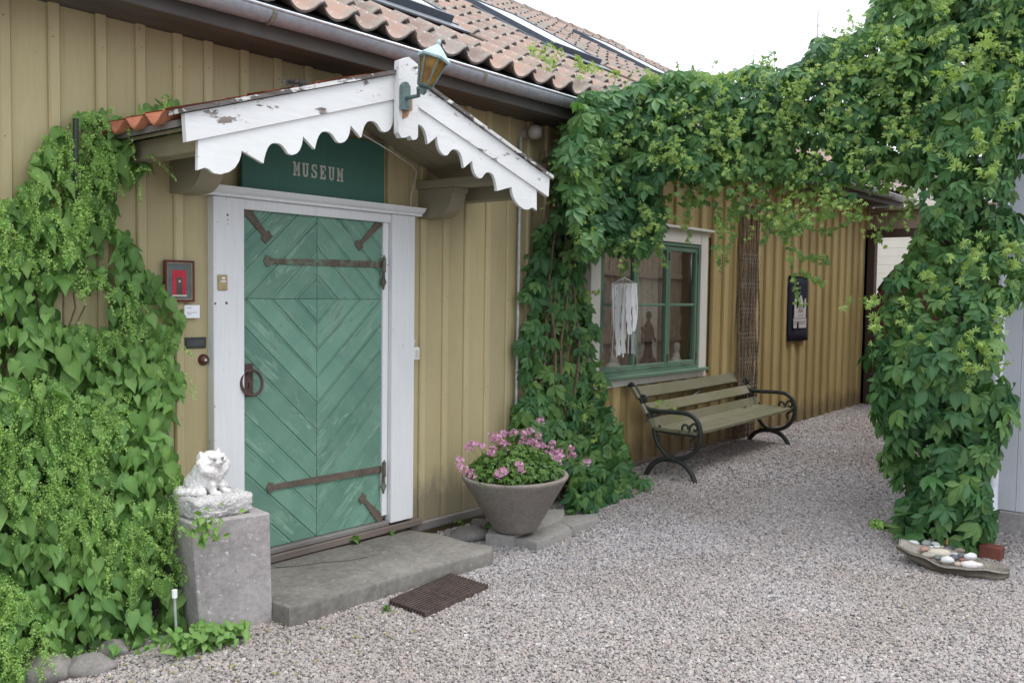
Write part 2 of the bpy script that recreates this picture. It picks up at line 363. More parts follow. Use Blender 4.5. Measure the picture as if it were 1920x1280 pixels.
def make_gravel():
    pts = []; scl = []
    def scatter(x0, x1, y0, y1, dens, s, keep):
        n = int((x1-x0)*(y1-y0)*dens); X = rng.uniform(x0, x1, n); Y = rng.uniform(y0, y1, n)
        q = np.stack([X, Y, np.zeros(n)], 1)-CP; c = q @ RR.T
        u = 960+F*c[:, 0]/c[:, 2]; v = 640+F*c[:, 1]/c[:, 2]; dp = c[:, 2]
        ok = (dp > .5) & keep(X, Y, dp, u, v); X = X[ok]; Y = Y[ok]
        for x, y in zip(X, Y): pts.append((x, y, gz(x, y)+random.uniform(-.004, .004)))
        scl.extend(s*rng.uniform(.62, 1.45, len(X)))
    inwall = lambda X, Y: (Y < 4.24)
    scatter(.8, 6.6, .5, 4.3, 9300, .0078, lambda X, Y, d, u, v: inwall(X, Y) & (d < 5.2) & (u > -400) & (u < 2600) & (v < 1400))
    scatter(2.5, 9, -1, 4.3, 7200, .0088, lambda X, Y, d, u, v: inwall(X, Y) & (d >= 5.2) & (d < 7.4) & (u > -400) & (u < 2600))
    scatter(4, 13.2, .5, 4.3, 3200, .0125, lambda X, Y, d, u, v: inwall(X, Y) & (d >= 7.4) & (u < 1760))
    me = bpy.data.meshes.new('gravel'); me.from_pydata(pts, [], [])
    a = me.attributes.new('pscale', 'FLOAT', 'POINT'); a.data.foreach_set('value', np.array(scl, dtype=np.float32))
    o = bpy.data.objects.new('gravel', me); COL.objects.link(o)
    g = bpy.data.node_groups.new('gravel', 'GeometryNodeTree')
    g.interface.new_socket('Geometry', in_out='INPUT', socket_type='NodeSocketGeometry')
    g.interface.new_socket('Geometry', in_out='OUTPUT', socket_type='NodeSocketGeometry')
    N = g.nodes.new; L = g.links.new
    gi = N('NodeGroupInput'); go = N('NodeGroupOutput')
    join = N('GeometryNodeJoinGeometry')
    for k in range(7):
        ico = N('GeometryNodeMeshIcoSphere'); ico.inputs['Subdivisions'].default_value = 2 if k < 5 else 1; ico.inputs['Radius'].default_value = 1
        pos = N('GeometryNodeInputPosition'); nz = N('ShaderNodeTexNoise'); nz.noise_dimensions = '4D'; nz.inputs['W'].default_value = k*5.3
        nz.inputs['Scale'].default_value = .75; nz.inputs['Detail'].default_value = 1.5
        L(pos.outputs[0], nz.inputs['Vector'])
        sub = N('ShaderNodeVectorMath'); sub.operation = 'SUBTRACT'; sub.inputs[1].default_value = (.5, .5, .5); L(nz.outputs['Color'], sub.inputs[0])
        mul = N('ShaderNodeVectorMath'); mul.operation = 'MULTIPLY'; mul.inputs[1].default_value = (2.3, 2.3, 2.3); L(sub.outputs[0], mul.inputs[0])
        sp = N('GeometryNodeSetPosition'); L(ico.outputs[0], sp.inputs[0]); L(mul.outputs[0], sp.inputs['Offset'])
        tr = N('GeometryNodeTransform'); tr.inputs['Scale'].default_value = (1, .82-.05*(k % 3), .62+.06*(k % 2)); L(sp.outputs[0], tr.inputs[0])
        sm = N('GeometryNodeSetMaterial'); sm.inputs['Material'].default_value = GRAV; L(tr.outputs[0], sm.inputs[0])
        ti = N('GeometryNodeGeometryToInstance'); L(sm.outputs[0], ti.inputs[0]); L(ti.outputs[0], join.inputs[0])
    iop = N('GeometryNodeInstanceOnPoints'); L(gi.outputs[0], iop.inputs['Points']); L(join.outputs[0], iop.inputs['Instance'])
    iop.inputs['Pick Instance'].default_value = True
    ri = N('FunctionNodeRandomValue'); ri.data_type = 'INT'
    for s_ in ri.inputs:
        if s_.enabled and s_.name == 'Min': s_.default_value = 0
        if s_.enabled and s_.name == 'Max': s_.default_value = 6
    L([q for q in ri.outputs if q.enabled][0], iop.inputs['Instance Index'])
    rv = N('FunctionNodeRandomValue'); rv.data_type = 'FLOAT_VECTOR'; rv.inputs[0].default_value = (-.5, -.5, 0); rv.inputs[1].default_value = (.5, .5, 6.283)
    L(rv.outputs[0], iop.inputs['Rotation'])
    na = N('GeometryNodeInputNamedAttribute'); na.data_type = 'FLOAT'; na.inputs[0].default_value = 'pscale'
    L([q for q in na.outputs if q.enabled][0], iop.inputs['Scale'])
    rf = N('FunctionNodeRandomValue'); rf.data_type = 'FLOAT'; rf.inputs['Seed'].default_value = 5
    st = N('GeometryNodeStoreNamedAttribute'); st.data_type = 'FLOAT'; st.domain = 'INSTANCE'; st.inputs['Name'].default_value = 'stone_rand'
    L(iop.outputs[0], st.inputs[0]); L([q for q in rf.outputs if q.enabled][0], [q for q in st.inputs if q.name == 'Value' and q.enabled][0])
    L(st.outputs[0], go.inputs[0])
    md = o.modifiers.new('gravel', 'NODES'); md.node_group = g
    tag(o, 'loose pink and grey gravel covering the yard', 'gravel', kind='stuff')
    print('gravel stones', len(pts))
make_gravel()
# ------------------------------------------------------------------ the yellow museum house
D = 4.25
house = thing('wooden_house', (6.5, D, 0), 'long ochre board-and-batten wooden museum house with red tiled roof', 'building')
wall = MB()
WX0, WX1, WZ0, WZ1 = 6.13, 7.95, .90, 2.17
XE = 12.62
for a, b in (((-2.5, D+.02, -.3), (WX0, D+.2, 2.95)), ((WX1, D+.02, -.3), (XE, D+.2, 2.95)), ((WX0, D+.02, -.3), (WX1, D+.2, WZ0)), ((WX0, D+.02, WZ1), (WX1, D+.2, 2.95))):
    wall.box(a, b)
wallo = wall.build('wall', FAR, house)
def board(x0, x1, z0, z1, m, yf=D, name='board'):
    j = random.uniform(-.002, .002)
    MB().box((x0+.0015, yf+j, z0), (x1-.0015, D+.019, z1), bev=.002).build(name, m, wallo)
def batten(x, w, z0, z1, m, d=.02):
    mb = MB(); h = w/2; j = random.uniform(-.003, .003)
    y = D-.0015
    P = [(x-h+j, y+.002), (x-h+j, y-d*.55), (x-h+.007+j, y-d), (x+h-.007+j, y-d), (x+h+j, y-d*.55), (x+h+j, y+.002)]
    n = len(P)
    mb.add([(a, b, z0) for a, b in P]+[(a, b, z1) for a, b in P], [tuple(range(n)), tuple(range(n, 2*n))[::-1]]+[(i, i+n, (i+1) % n+n, (i+1) % n) for i in range(n)])
    mb.build('batten', m, wallo)
ZT = 2.883
DX0, DX1, DZ = 2.62, 4.06, 2.10      # door surround
near = [-.3, -.08, .15, .37, .6, .82, 1.03, 1.245, 1.435, 1.64, 1.85, 2.065, 2.26, 2.455, 2.625]+[2.84, 3.05, 3.26, 3.47, 3.68, 3.885]+[4.178, 4.393, 4.6, 4.82, 5.045, 5.27, 5.49]
allx = [-.52]+near
for i in range(len(allx)-1):
    a, b = allx[i], allx[i+1]
    zb = .105 if b < DX0+.03 or a >= 4.0 else DZ
    if a < DX1 < b: board(DX1+.002, b, .105, ZT, NEAR); board(a, DX1+.001, DZ, ZT, NEAR); continue
    board(a, b, zb, ZT, NEAR)
for x in near:
    zb = .105 if (x < DX0-.03 or x > DX1+.03) else DZ
    batten(x, .052, zb, ZT, BATN, .019)
x = 5.49; k = 0
while x < XE-.02:
    b = min(XE, x+.247)
    if b <= WX0-.02 or x >= WX1+.02: board(x, b, .16, ZT, FAR)
    else: board(x, b, .16, .86, FAR); board(x, b, 2.2, ZT, FAR)
    if x > 5.5:
        w = random.uniform(.092, .108)
        if b-.1 <= WX0-.13 or x >= WX1+.14: batten(x, w, .16, ZT, BATF, .03)
        else: batten(x, w, .16, .845, BATF, .03); batten(x, w, 2.27, ZT, BATF, .03)
    x = b
MB().box((XE-.0, D-.035, .1), (XE+.14, D+.2, 2.95), bev=.004).build('corner_board', BATF, wallo)
# sill beam and base board
MB().box((4.08, D-.03, .045), (5.6, D+.02, .103), bev=.006, jit=.003).build('sill_beam', GREYW, house)
MB().box((5.5, D-.04, .02), (XE, D+.02, .157), bev=.006).build('base_board', SILLW, house)
MB().box((-2.5, D-.01, .0), (2.6, D+.02, .103), bev=.006).build('sill_beam', GREYW, house)
# electric conduit on the near wall
MB().tube([(5.135, D-.035, 2.75), (5.13, D-.035, 1.6), (5.12, D-.035, .62), (5.12, D-.035, .3)], .011, 8).build('conduit', plain('grey_plastic', (.5, .51, .52), .5), house, True)

# --- eave: soffit, fascia, gutter
ex0, ex1 = .2, 13.15
th = math.radians(30); TT = math.tan(th)
EY, EZ = 3.86, 3.0        # gutter line
sof = [(D+.02, 2.885), (3.955, 2.885), (3.955, 2.86), (D+.02, 2.86)]
for i in range(3):
    y0 = 3.955+i*.105
    MB().box((ex0, y0, 2.884), (ex1, y0+.1, 2.899), bev=.003).build('soffit_board', SOFF, house)
MB().box((ex0, 3.925, 2.872), (ex1, 3.953, 2.985), bev=.004).build('fascia', SOFF, house)
gut = MB(); sh = []
R0 = .062
for k in range(0, 11):
    a = math.pi+math.pi*k/10; sh.append((EY+R0*math.cos(a), EZ-.01+R0*math.sin(a)))
inn = [(EY+(R0-.004)*math.cos(math.pi+math.pi*k/10), EZ-.01+(R0-.004)*math.sin(math.pi+math.pi*k/10)) for k in range(10, -1, -1)]
pr = sh+inn; n = len(pr)
segs = 26; vs = []
for i in range(segs+1):
    xx = ex0+(ex1-ex0)*i/segs; dz = .006*math.sin(i*1.3)
    vs += [(xx, a, b+dz) for a, b in pr]
gut.add(vs, [(i*n+k, i*n+(k+1) % n, (i+1)*n+(k+1) % n, (i+1)*n+k) for i in range(segs) for k in range(n)]+[tuple(range(n)), tuple(segs*n+k for k in range(n))])
go_ = gut.build('gutter', ZINC, house, True)
MB().tube([(ex0, EY-R0, EZ-.008), (ex1, EY-R0, EZ-.008)], .0085, 8).build('gutter_lip', ZINCL, go_, True)
for x in (1.2, 2.72, 4.28, 5.9, 7.5, 9.1, 10.7, 12.3):
    b = MB()
    for k in range(10):
        a = math.pi+math.pi*k/10; a2 = math.pi+math.pi*(k+1)/10; r = R0+.004
        b.add([(x-.013, EY+r*math.cos(a), EZ-.01+r*math.sin(a)), (x+.013, EY+r*math.cos(a), EZ-.01+r*math.sin(a)), (x+.013, EY+r*math.cos(a2), EZ-.01+r*math.sin(a2)), (x-.013, EY+r*math.cos(a2), EZ-.01+r*math.sin(a2))], [(0, 1, 2, 3)])
    b.build('gutter_bracket', plain('gutter_bracket_iron', (.22, .21, .17), .7), go_)

# --- roof
RY0, RZ0 = 3.83, 3.045
RL = 5.52
deck = MB(); ux, uy, uz = Vector((1, 0, 0)), Vector((0, math.cos(th), math.sin(th))), Vector((0, -math.sin(th), math.cos(th)))
RO = Vector((0, RY0, RZ0))
def rp(x, s, h=0): return RO+ux*x+uy*s+uz*h
deck.prism([(ex0, .06), (ex1, .06), (ex1, RL), (ex0, RL)], RO+uz*-.03, ux, uy, uz*-.06)
roof = deck.build('roof', SOFF, house)
# back slope of the roof
bk = MB(); rt = rp(0, RL)
bk.prism([(ex0, 0), (ex1, 0), (ex1, RL), (ex0, RL)], (0, rt.y, rt.z-.02), (1, 0, 0), (0, math.cos(th), -math.sin(th)), (0, -.02, -.05)); bk.build('back_slope', TILEM, roof)
PW, PL = .215, .335
prof = []
for k in range(11):
    u = k/10
    if u < .8: h = .032-.058*math.sin(math.pi*(u/.8))**.75
    else: h = .032+.017*math.sin(math.pi*(u-.8)/.2)
    prof.append((u*PW*1.12, h))
def tile_mesh(tone, name='tile'):
    mb = MB(); L = PL+.05; vs = []; t = .013; ts = []
    n = len(prof)
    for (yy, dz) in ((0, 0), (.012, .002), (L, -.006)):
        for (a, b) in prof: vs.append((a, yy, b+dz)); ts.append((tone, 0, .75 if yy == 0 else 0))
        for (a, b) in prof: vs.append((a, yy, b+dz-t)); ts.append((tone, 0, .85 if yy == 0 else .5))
    N2 = 2*n; fs = []
    for r in range(2):
        for k in range(n-1):
            fs.append((r*N2+k, r*N2+k+1, (r+1)*N2+k+1, (r+1)*N2+k)); fs.append((r*N2+n+k+1, r*N2+n+k, (r+1)*N2+n+k, (r+1)*N2+n+k+1))
        fs.append((r*N2, (r+1)*N2, (r+1)*N2+n, r*N2+n)); fs.append((r*N2+n-1, r*N2+N2-1, (r+1)*N2+N2-1, (r+1)*N2+n-1))
    for k in range(n-1): fs.append((k, n+k, n+k+1, k+1)); fs.append((2*N2+k, 2*N2+k+1, 2*N2+n+k+1, 2*N2+n+k))
    mb.v = vs; mb.f = fs; mb.t = ts
    return mb
TMB = [tile_mesh(i/11) for i in range(12)]
TME = [t.mesh('tile', TILEM, smoothf=False) for t in TMB]
for me in TME:
    me.polygons.foreach_set('use_smooth', [True]*len(me.polygons))
    try: me.set_sharp_from_angle(angle=math.radians(40))
    except Exception: pass
RW = [(3.80, 4.88, 1.0, 2.35), (6.90, 7.70, 1.72, 3.1), (10.25, 11.1, 2.78, 4.3)]   # roof windows: x0,x1,s0,s1
tiles = []
nx = int((ex1-ex0)/PW)
for r in range(int(RL/PL)+1):
    for c in range(nx):
        x = ex0+c*PW; s = -.035+r*PL
        if any(x+PW > a-.05 and x < b+.05 and s+PL > s0-.10 and s < s1+.02 for a, b, s0, s1 in RW): continue
        if s+PL > RL+.1: continue
        tiles.append((x, s))
def tmat(x, s):
    tilt = Matrix.Rotation(th-.05+random.uniform(-.012, .012), 4, 'X')
    return Matrix.Translation(rp(x+random.uniform(-.006, .006), s+random.uniform(-.012, .012), .022+random.uniform(0, .006))) @ Matrix.Rotation(random.uniform(-.02, .02), 4, 'Z') @ tilt
def projpt(p):
    q = RR @ (np.array(p)-CP); return 960+F*q[0]/q[2], 640+F*q[1]/q[2], q[2]
def vis(x, s):
    u, v, d = projpt(rp(x+.1, s+.15)); 
    return d if (-100 < u < 1350 and -60 < v < 400) else 1000+d
tiles.sort(key=lambda t: vis(*t))
rest = MB()
for i, (x, s) in enumerate(tiles):
    k = random.randrange(12); M = tmat(x, s)
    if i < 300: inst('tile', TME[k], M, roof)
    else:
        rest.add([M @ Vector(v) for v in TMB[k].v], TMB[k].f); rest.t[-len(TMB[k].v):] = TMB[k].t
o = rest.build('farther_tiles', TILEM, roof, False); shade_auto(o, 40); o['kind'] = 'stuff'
for i in range(34):
    x = ex0+i*.38; c = rp(x, RL, .03)
    mb = MB(); P = [(.10*math.cos(a), .075*math.sin(a)) for a in [math.pi*k/6 for k in range(7)]]; n = 7
    mb.add([(c.x, c.y+a, c.z-.03+b) for a, b in P]+[(c.x+.40, c.y+a*.9, c.z-.035+b*.9) for a, b in P], [(k, k+1, k+1+n, k+n) for k in range(n-1)]+[tuple(range(n))]); mb.t = [(random.random(), 0, .2)]*14
    if 4 < x: mb.build('ridge_tile', TILEM, roof, True)
DARKM = plain('dark_grey_metal', (.085, .10, .125), .45, .2); DARKL = plain('light_grey_flashing', (.17, .185, .21), .45, .3)
def glassy(name, col, fac, rough=.02):
    m, n, p = nodes(name)
    gl = n.nodes.new('ShaderNodeBsdfGlossy'); gl.inputs['Roughness'].default_value = rough
    tr = n.nodes.new('ShaderNodeBsdfTransparent'); tr.inputs[0].default_value = (*col, 1)
    fr = n.nodes.new('ShaderNodeFresnel'); fr.inputs[0].default_value = 1.9
    nb = n.nodes.new('ShaderNodeBump'); nb.inputs['Strength'].default_value = .02; nb.inputs['Distance'].default_value = .05
    n.links.new(noisen(n, coords(n), 2.5, 2), nb.inputs['Height']); n.links.new(nb.outputs[0], gl.inputs['Normal'])
    ms = n.nodes.new('ShaderNodeMixShader'); gb = n.nodes.new('ShaderNodeNewGeometry'); n.links.new(mathn(n, 'MULTIPLY', mathn(n, 'MAXIMUM', fr.outputs[0], fac), mathn(n, 'SUBTRACT', 1.0, gb.outputs['Backfacing'])), ms.inputs[0])
    n.links.new(tr.outputs[0], ms.inputs[1]); n.links.new(gl.outputs[0], ms.inputs[2]); n.links.new(ms.outputs[0], n.nodes['Material Output'].inputs[0])
    return m
GLASS = glassy('window_glass', (.94, .95, .94), .40)
RGL = glassy('roof_window_glass', (.25, .3, .33), .9)
for a, b, s0, s1 in RW:
    w = MB(); h = .10
    for (x0, x1, t0, t1) in ((a, a+.04, s0, s1), (b-.04, b, s0, s1), (a+.04, b-.04, s0, s0+.05), (a+.04, b-.04, s1-.05, s1)):
        w.prism([(x0, t0), (x1, t0), (x1, t1), (x0, t1)], rp(0, 0, -.02), ux, uy, uz*(h+.02))
    ro = w.build('roof_window', DARKM, roof)
    MB().prism([(a+.041, s0+.051), (b-.041, s0+.051), (b-.041, s1-.051), (a+.041, s1-.051)], rp(0, 0, h-.016), ux, uy, uz*.01).build('pane', RGL, roof)
    fl = MB(); fl.prism([(a-.07, s0-.16), (b+.07, s0-.16), (b+.07, s0-.002), (a-.07, s0-.002)], rp(0, 0, .035), ux, uy, uz*.012)
    fl.prism([(a-.07, s0), (a-.002, s0), (a-.002, s1+.05), (a-.07, s1+.05)], rp(0, 0, .035), ux, uy, uz*.02); fl.prism([(b+.002, s0), (b+.07, s0), (b+.07, s1+.05), (b+.002, s1+.05)], rp(0, 0, .035), ux, uy, uz*.02)
    fl.build('flashing', DARKL, roof)

# --- door surround
frm = MB().box((2.806, D-.03, 2.055), (3.862, D+.0, 2.098), bev=.002).build('door_frame', WHITE, house)
MB().box((DX0, D-.06, .145), (2.804, D, 2.096), bev=.004).build('jamb', WHITE, frm)
MB().box((3.865, D-.06, .16), (DX1, D, 2.096), bev=.004).build('jamb', WHITE, frm)
MB().box((3.817, D-.028, .21), (3.862, D+.01, 2.053), bev=.002).build('jamb', WHITE, frm)
cor = MB()
cor.prism([(0, 0), (-.075, 0), (-.075, .012), (-.095, .024), (-.11, .042), (-.115, .05), (0, .05)], (DX0-.045, D, 2.098), (0, 1, 0), (0, 0, 1), (DX1-DX0+.09, 0, 0))
cor.build('cornice', WHITE, frm)
MB().box((2.806, D-.045, 2.042), (3.864, D-.031, 2.097), bev=.003).build('lintel', WHITE, frm)
MB().box((2.60, D-.065, .10), (4.14, D+.02, .144), bev=.006, jit=.002).build('threshold', SILLW, frm)
MB().box((2.806, D-.05, .146), (3.862, D+.02, .175), bev=.005).build('threshold', GREYW, frm)
rust = plain('rust_stain', (.20, .09, .05), .9)
rb = MB()
for (u, v, r) in ((427, 403, .006), (427, 412, .003), (428, 420, .002), (404, 569, .006), (425, 568, .0075), (403, 762, .003), (727, 497, .004)):
    q = onY(u, v, D-.062); rb.lathe([(r, -.002), (r*.8, .002)], (0, 0, 0), 8, Matrix.Translation(q) @ Matrix.Rotation(math.pi/2, 4, 'X'))
rb.build('nail_head', rust, frm)
# --- the door of concentric diamond boards
doorx0, doorx1, dz0, dz1 = 2.808, 3.814, .178, 2.052
door = MB().box((doorx0, D-.005, dz0), (doorx1, D+.01, dz1)).build('door', GR1, house)
def clip(poly, a, b, c):
    out = []
    for i in range(len(poly)):
        p, q = poly[i], poly[(i+1) % len(poly)]; dp = a*p[0]+b*p[1]-c; dq = a*q[0]+b*q[1]-c
        if dp <= 0: out.append(p)
        if dp*dq < 0: t = dp/(dp-dq); out.append((p[0]+(q[0]-p[0])*t, p[1]+(q[1]-p[1])*t))
    return out
cxd, czd = 3.318, 1.567; tn = math.tan(math.radians(43)); per = .158
for sx in (-1, 1):
    for sz in (-1, 1):
        bx = (cxd-doorx0 if sx < 0 else doorx1-cxd); bz = (czd-dz0 if sz < 0 else dz1-czd)
        base = [(.0012, .0008), (bx, .0008), (bx, bz), (.0012, bz)]
        g = .0015
        k = 0
        while True:
            lo = (0 if k == 0 else .148+(k-1)*per); hi = .148+k*per
            if lo > bz+bx*tn: break
            def strip(l, h):
                p = clip(base, -tn, -1, -l) if l > 0 else base
                return clip(p, tn, 1, h) if p else p
            P = strip(lo+g, hi-.024)
            m = GR1 if sx*sz < 0 else GR2
            def emit(P, y0, name, mt):
                if len(P) < 3: return
                A = sum(P[i][0]*P[(i+1) % len(P)][1]-P[(i+1) % len(P)][0]*P[i][1] for i in range(len(P)))/2
                if abs(A) < 2e-4: return
                mb = MB(); c = (sum(p[0] for p in P)/len(P), sum(p[1] for p in P)/len(P))
                nP = len(P); f = .0025
                def W_(p, y): return (cxd+sx*p[0], y, czd+sz*p[1])
                inn = []
                for p in P:
                    d = (c[0]-p[0], c[1]-p[1]); L = math.hypot(*d); inn.append((p[0]+d[0]/L*f, p[1]+d[1]/L*f))
                mb.add([W_(p, D-.004) for p in P]+[W_(p, y0+.0025) for p in P]+[W_(p, y0) for p in inn], [tuple(range(2*nP, 3*nP))]+[(i, (i+1) % nP, (i+1) % nP+nP, i+nP) for i in range(nP)]+[(i+nP, (i+1) % nP+nP, (i+1) % nP+2*nP, i+2*nP) for i in range(nP)])
                mb.build(name, mt, door)
            emit(P, D-.0150-random.uniform(0, .001), 'plank', m)
            emit(strip(hi-.0225, hi-.0135), D-.0115, 'bead', m)
            emit(strip(hi-.0125, hi-.001), D-.0125, 'bead', m)
            k += 1
def strap(p0, p1, w0, w1, name='strap_hinge', mt=IRONG, spear=True, sag=0):
    a = onY(*p0, D-.024); b = onY(*p1, D-.024); a = Vector(a); b = Vector(b); u = (b-a); L = u.length; u.normalize(); v = Vector((-u.z, 0, u.x))
    w0 *= 1.25; w1 *= 1.35
    P = [(.0, 0), (.018, w0*1.05), (.04, w0*.9), (.048, w0*.5), (L*.5, (w0+w1)*.27), (L, w1/2), (L, -w1/2), (L*.5, -(w0+w1)*.27), (.048, -w0*.5), (.04, -w0*.9), (.018, -w0*1.05)]
    if not spear: P = [(-.012, w0*.8), (.025, w0*.9), (.032, w0*.4), (L, w1/2), (L, -w1/2), (.032, -w0*.4), (.025, -w0*.9), (-.012, -w0*.8)]
    mb = MB(); mb.prism(P, a, u, v, (0, .007, 0)); 
    o = mb.build(name, mt, door)
    for t in (.15, .4, .65, .9):
        q = a+u*L*t; MB
    return o
strap((495, 489), (727, 496), .024, .03)
strap((500, 915), (722, 878), .024, .032, mt=IRON)
strap((503, 447), (458, 388), .03, .042, 'strap', IRON, False)
strap((672, 462), (714, 416), .026, .036, 'strap', IRON, False)
strap((679, 932), (716, 975), .026, .045, 'strap', IRON, False)
for (u, v, gg) in ((720, 497, 1), (720, 880, 0)):
    q = onY(u, v, D-.045); mb = MB()
    mb.tube([(q[0], q[1], q[2]-.045), (q[0], q[1], q[2]+.045)], .013, 10)
    mb.tube([(q[0], q[1]-.002, q[2]+.045), (q[0], q[1]-.002, q[2]+.062)], [.009, .003], 8)
    mb.prism([(-.006, -.04), (.006, -.04), (.010, -.085), (.021, -.105), (.008, -.128), (0, -.152), (-.008, -.128), (-.021, -.105), (-.010, -.085)], (q[0], q[1]-.002, q[2]), (1, 0, 0), (0, 0, 1), (0, .012, 0))
    mb.build('hinge_pin', IRONG, door)
# lock plate and ring handle
q = onY(466, 712, D-.025); lp = MB(); lp.box((q[0]-.03, q[1], q[2]-.09), (q[0]+.03, q[1]+.008, q[2]+.088), bev=.003)
ROST = rocky('dark_brown_iron', [(.3, (.055, .035, .032)), (.7, (.12, .075, .065))], 15, .6, .4)
lpo = lp.build('lock_plate', ROST, door)
kh = MB(); kh.box((q[0]-.002, q[1]-.0015, q[2]-.045), (q[0]+.003, q[1]-.0003, q[2]-.02)); kh.lathe([(.0045, 0), (.0045, .001)], (0, 0, 0), 10, Matrix.Translation((q[0], q[1]-.0003, q[2]-.02)) @ Matrix.Rotation(math.pi/2, 4, 'X')); kh.build('keyhole', plain('black_hole', (.01, .01, .01), .9), door)
rg = MB(); c = onY(472, 717, D-.06)
rg.tube([(c[0]+.066*math.sin(t), c[1]+.012*math.cos(t), c[2]+.068*math.cos(t)) for t in [2*math.pi*k/36 for k in range(37)]], .0085, 8, False)
rg.tube([(c[0]-.005, c[1], c[2]+.062), (c[0]-.012, D-.02, c[2]+.058)], .012, 8)
rg.build('ring_handle', ROST, door, True)

# --- window
wn = MB(); 
sx0, sx1, sz0, sz1 = 6.19, 7.89, .955, 2.11
for a, b in (((6.05, D-.042, .905), (sx0-.002, D+.03, 2.235)), ((sx1+.002, D-.042, .84), (8.03, D+.03, 2.235)), ((sx0, D-.040, sz1+.002), (sx1, D+.03, 2.235)), ((6.05, D-.041, .84), (sx1, D+.03, .903))):
    wn.box(a, b, bev=.003)
wino = wn.build('window', TRIMW, house)
MB().box((6.0, D-.085, 2.237), (8.075, D, 2.262), bev=.004).build('drip_cap', TRIMW, wino)
MB().box((6.1, D-.09, .905), (8.0, D-.02, .935), bev=.004).build('sill', SASH, wino)
of = MB()
of.box((sx0, D-.03, .937), (sx0+.03, D+.06, sz1)); of.box((sx1-.03, D-.03, .937), (sx1, D+.06, sz1)); of.box((sx0+.03, D-.03, sz1-.03), (sx1-.03, D+.06, sz1)); of.box((sx0+.03, D-.03, .937), (sx1-.03, D+.06, .96))
of.build('frame', SASH, wino)
sw = (sx1-sx0-.06)/3
for i in range(3):
    a = sx0+.03+i*sw; b = a+sw; zb, zt = .962, sz1-.032
    m_ = MB(); t = .037
    m_.box((a+.002, D-.022, zb), (a+t, D+.02, zt), bev=.003); m_.box((b-t, D-.022, zb), (b-.002, D+.02, zt), bev=.003)
    m_.box((a+t, D-.021, zt-.045), (b-t, D+.019, zt), bev=.003); m_.box((a+t, D-.021, zb), (b-t, D+.019, zb+.05), bev=.003)
    m_.box((a+t, D-.016, 1.525), (b-t, D+.016, 1.55), bev=.003)
    m_.build('sash', SASH, wino)
    for z0, z1 in ((zb+.05, 1.525), (1.55, zt-.045)):
        MB().box((a+t, D+.001, z0), (b-t, D+.005, z1)).build('pane', GLASS, wino)
    for zz in (1.05, 1.98):
        MB().tube([(b+(-.002 if i < 2 else -.002), D-.03, zz-.035), (b-.002, D-.03, zz+.035)], .006, 6).build('hinge', IRON, wino)
    MB().tube([(a+.25, D-.03, .985), (a+.36, D-.045, .978), (a+.38, D-.045, .975)], .004, 6).build('stay_hook', IRON, wino)
# the room behind the glass
room = MB(); RB = plain('dim_room_plaster', (.50, .42, .34), .9)
x0, x1, y0, y1, z0, z1 = 5.3, 8.9, D+.201, 6.6, .3, 2.84
for a, b in (((x0, y1, z0), (6.0, y1+.1, z1)), ((8.0, y1, z0), (x1, y1+.1, z1)), ((6.0, y1, z0), (8.0, y1+.1, .9)), ((6.0, y1, 2.2), (8.0, y1+.1, z1)), ((x0-.1, y0, z0), (x0, y1+.1, z1)), ((x1, y0, z0), (x1+.1, y1+.1, z1)), ((x0, y0, z0-.1), (x1, y1, z0))): room.box(a, b)
room.build('room', RB, house)
MB().box((6.15, D+.2, .86), (7.93, D+.5, .93), bev=.004).build('inner_sill', BENCHW, house)

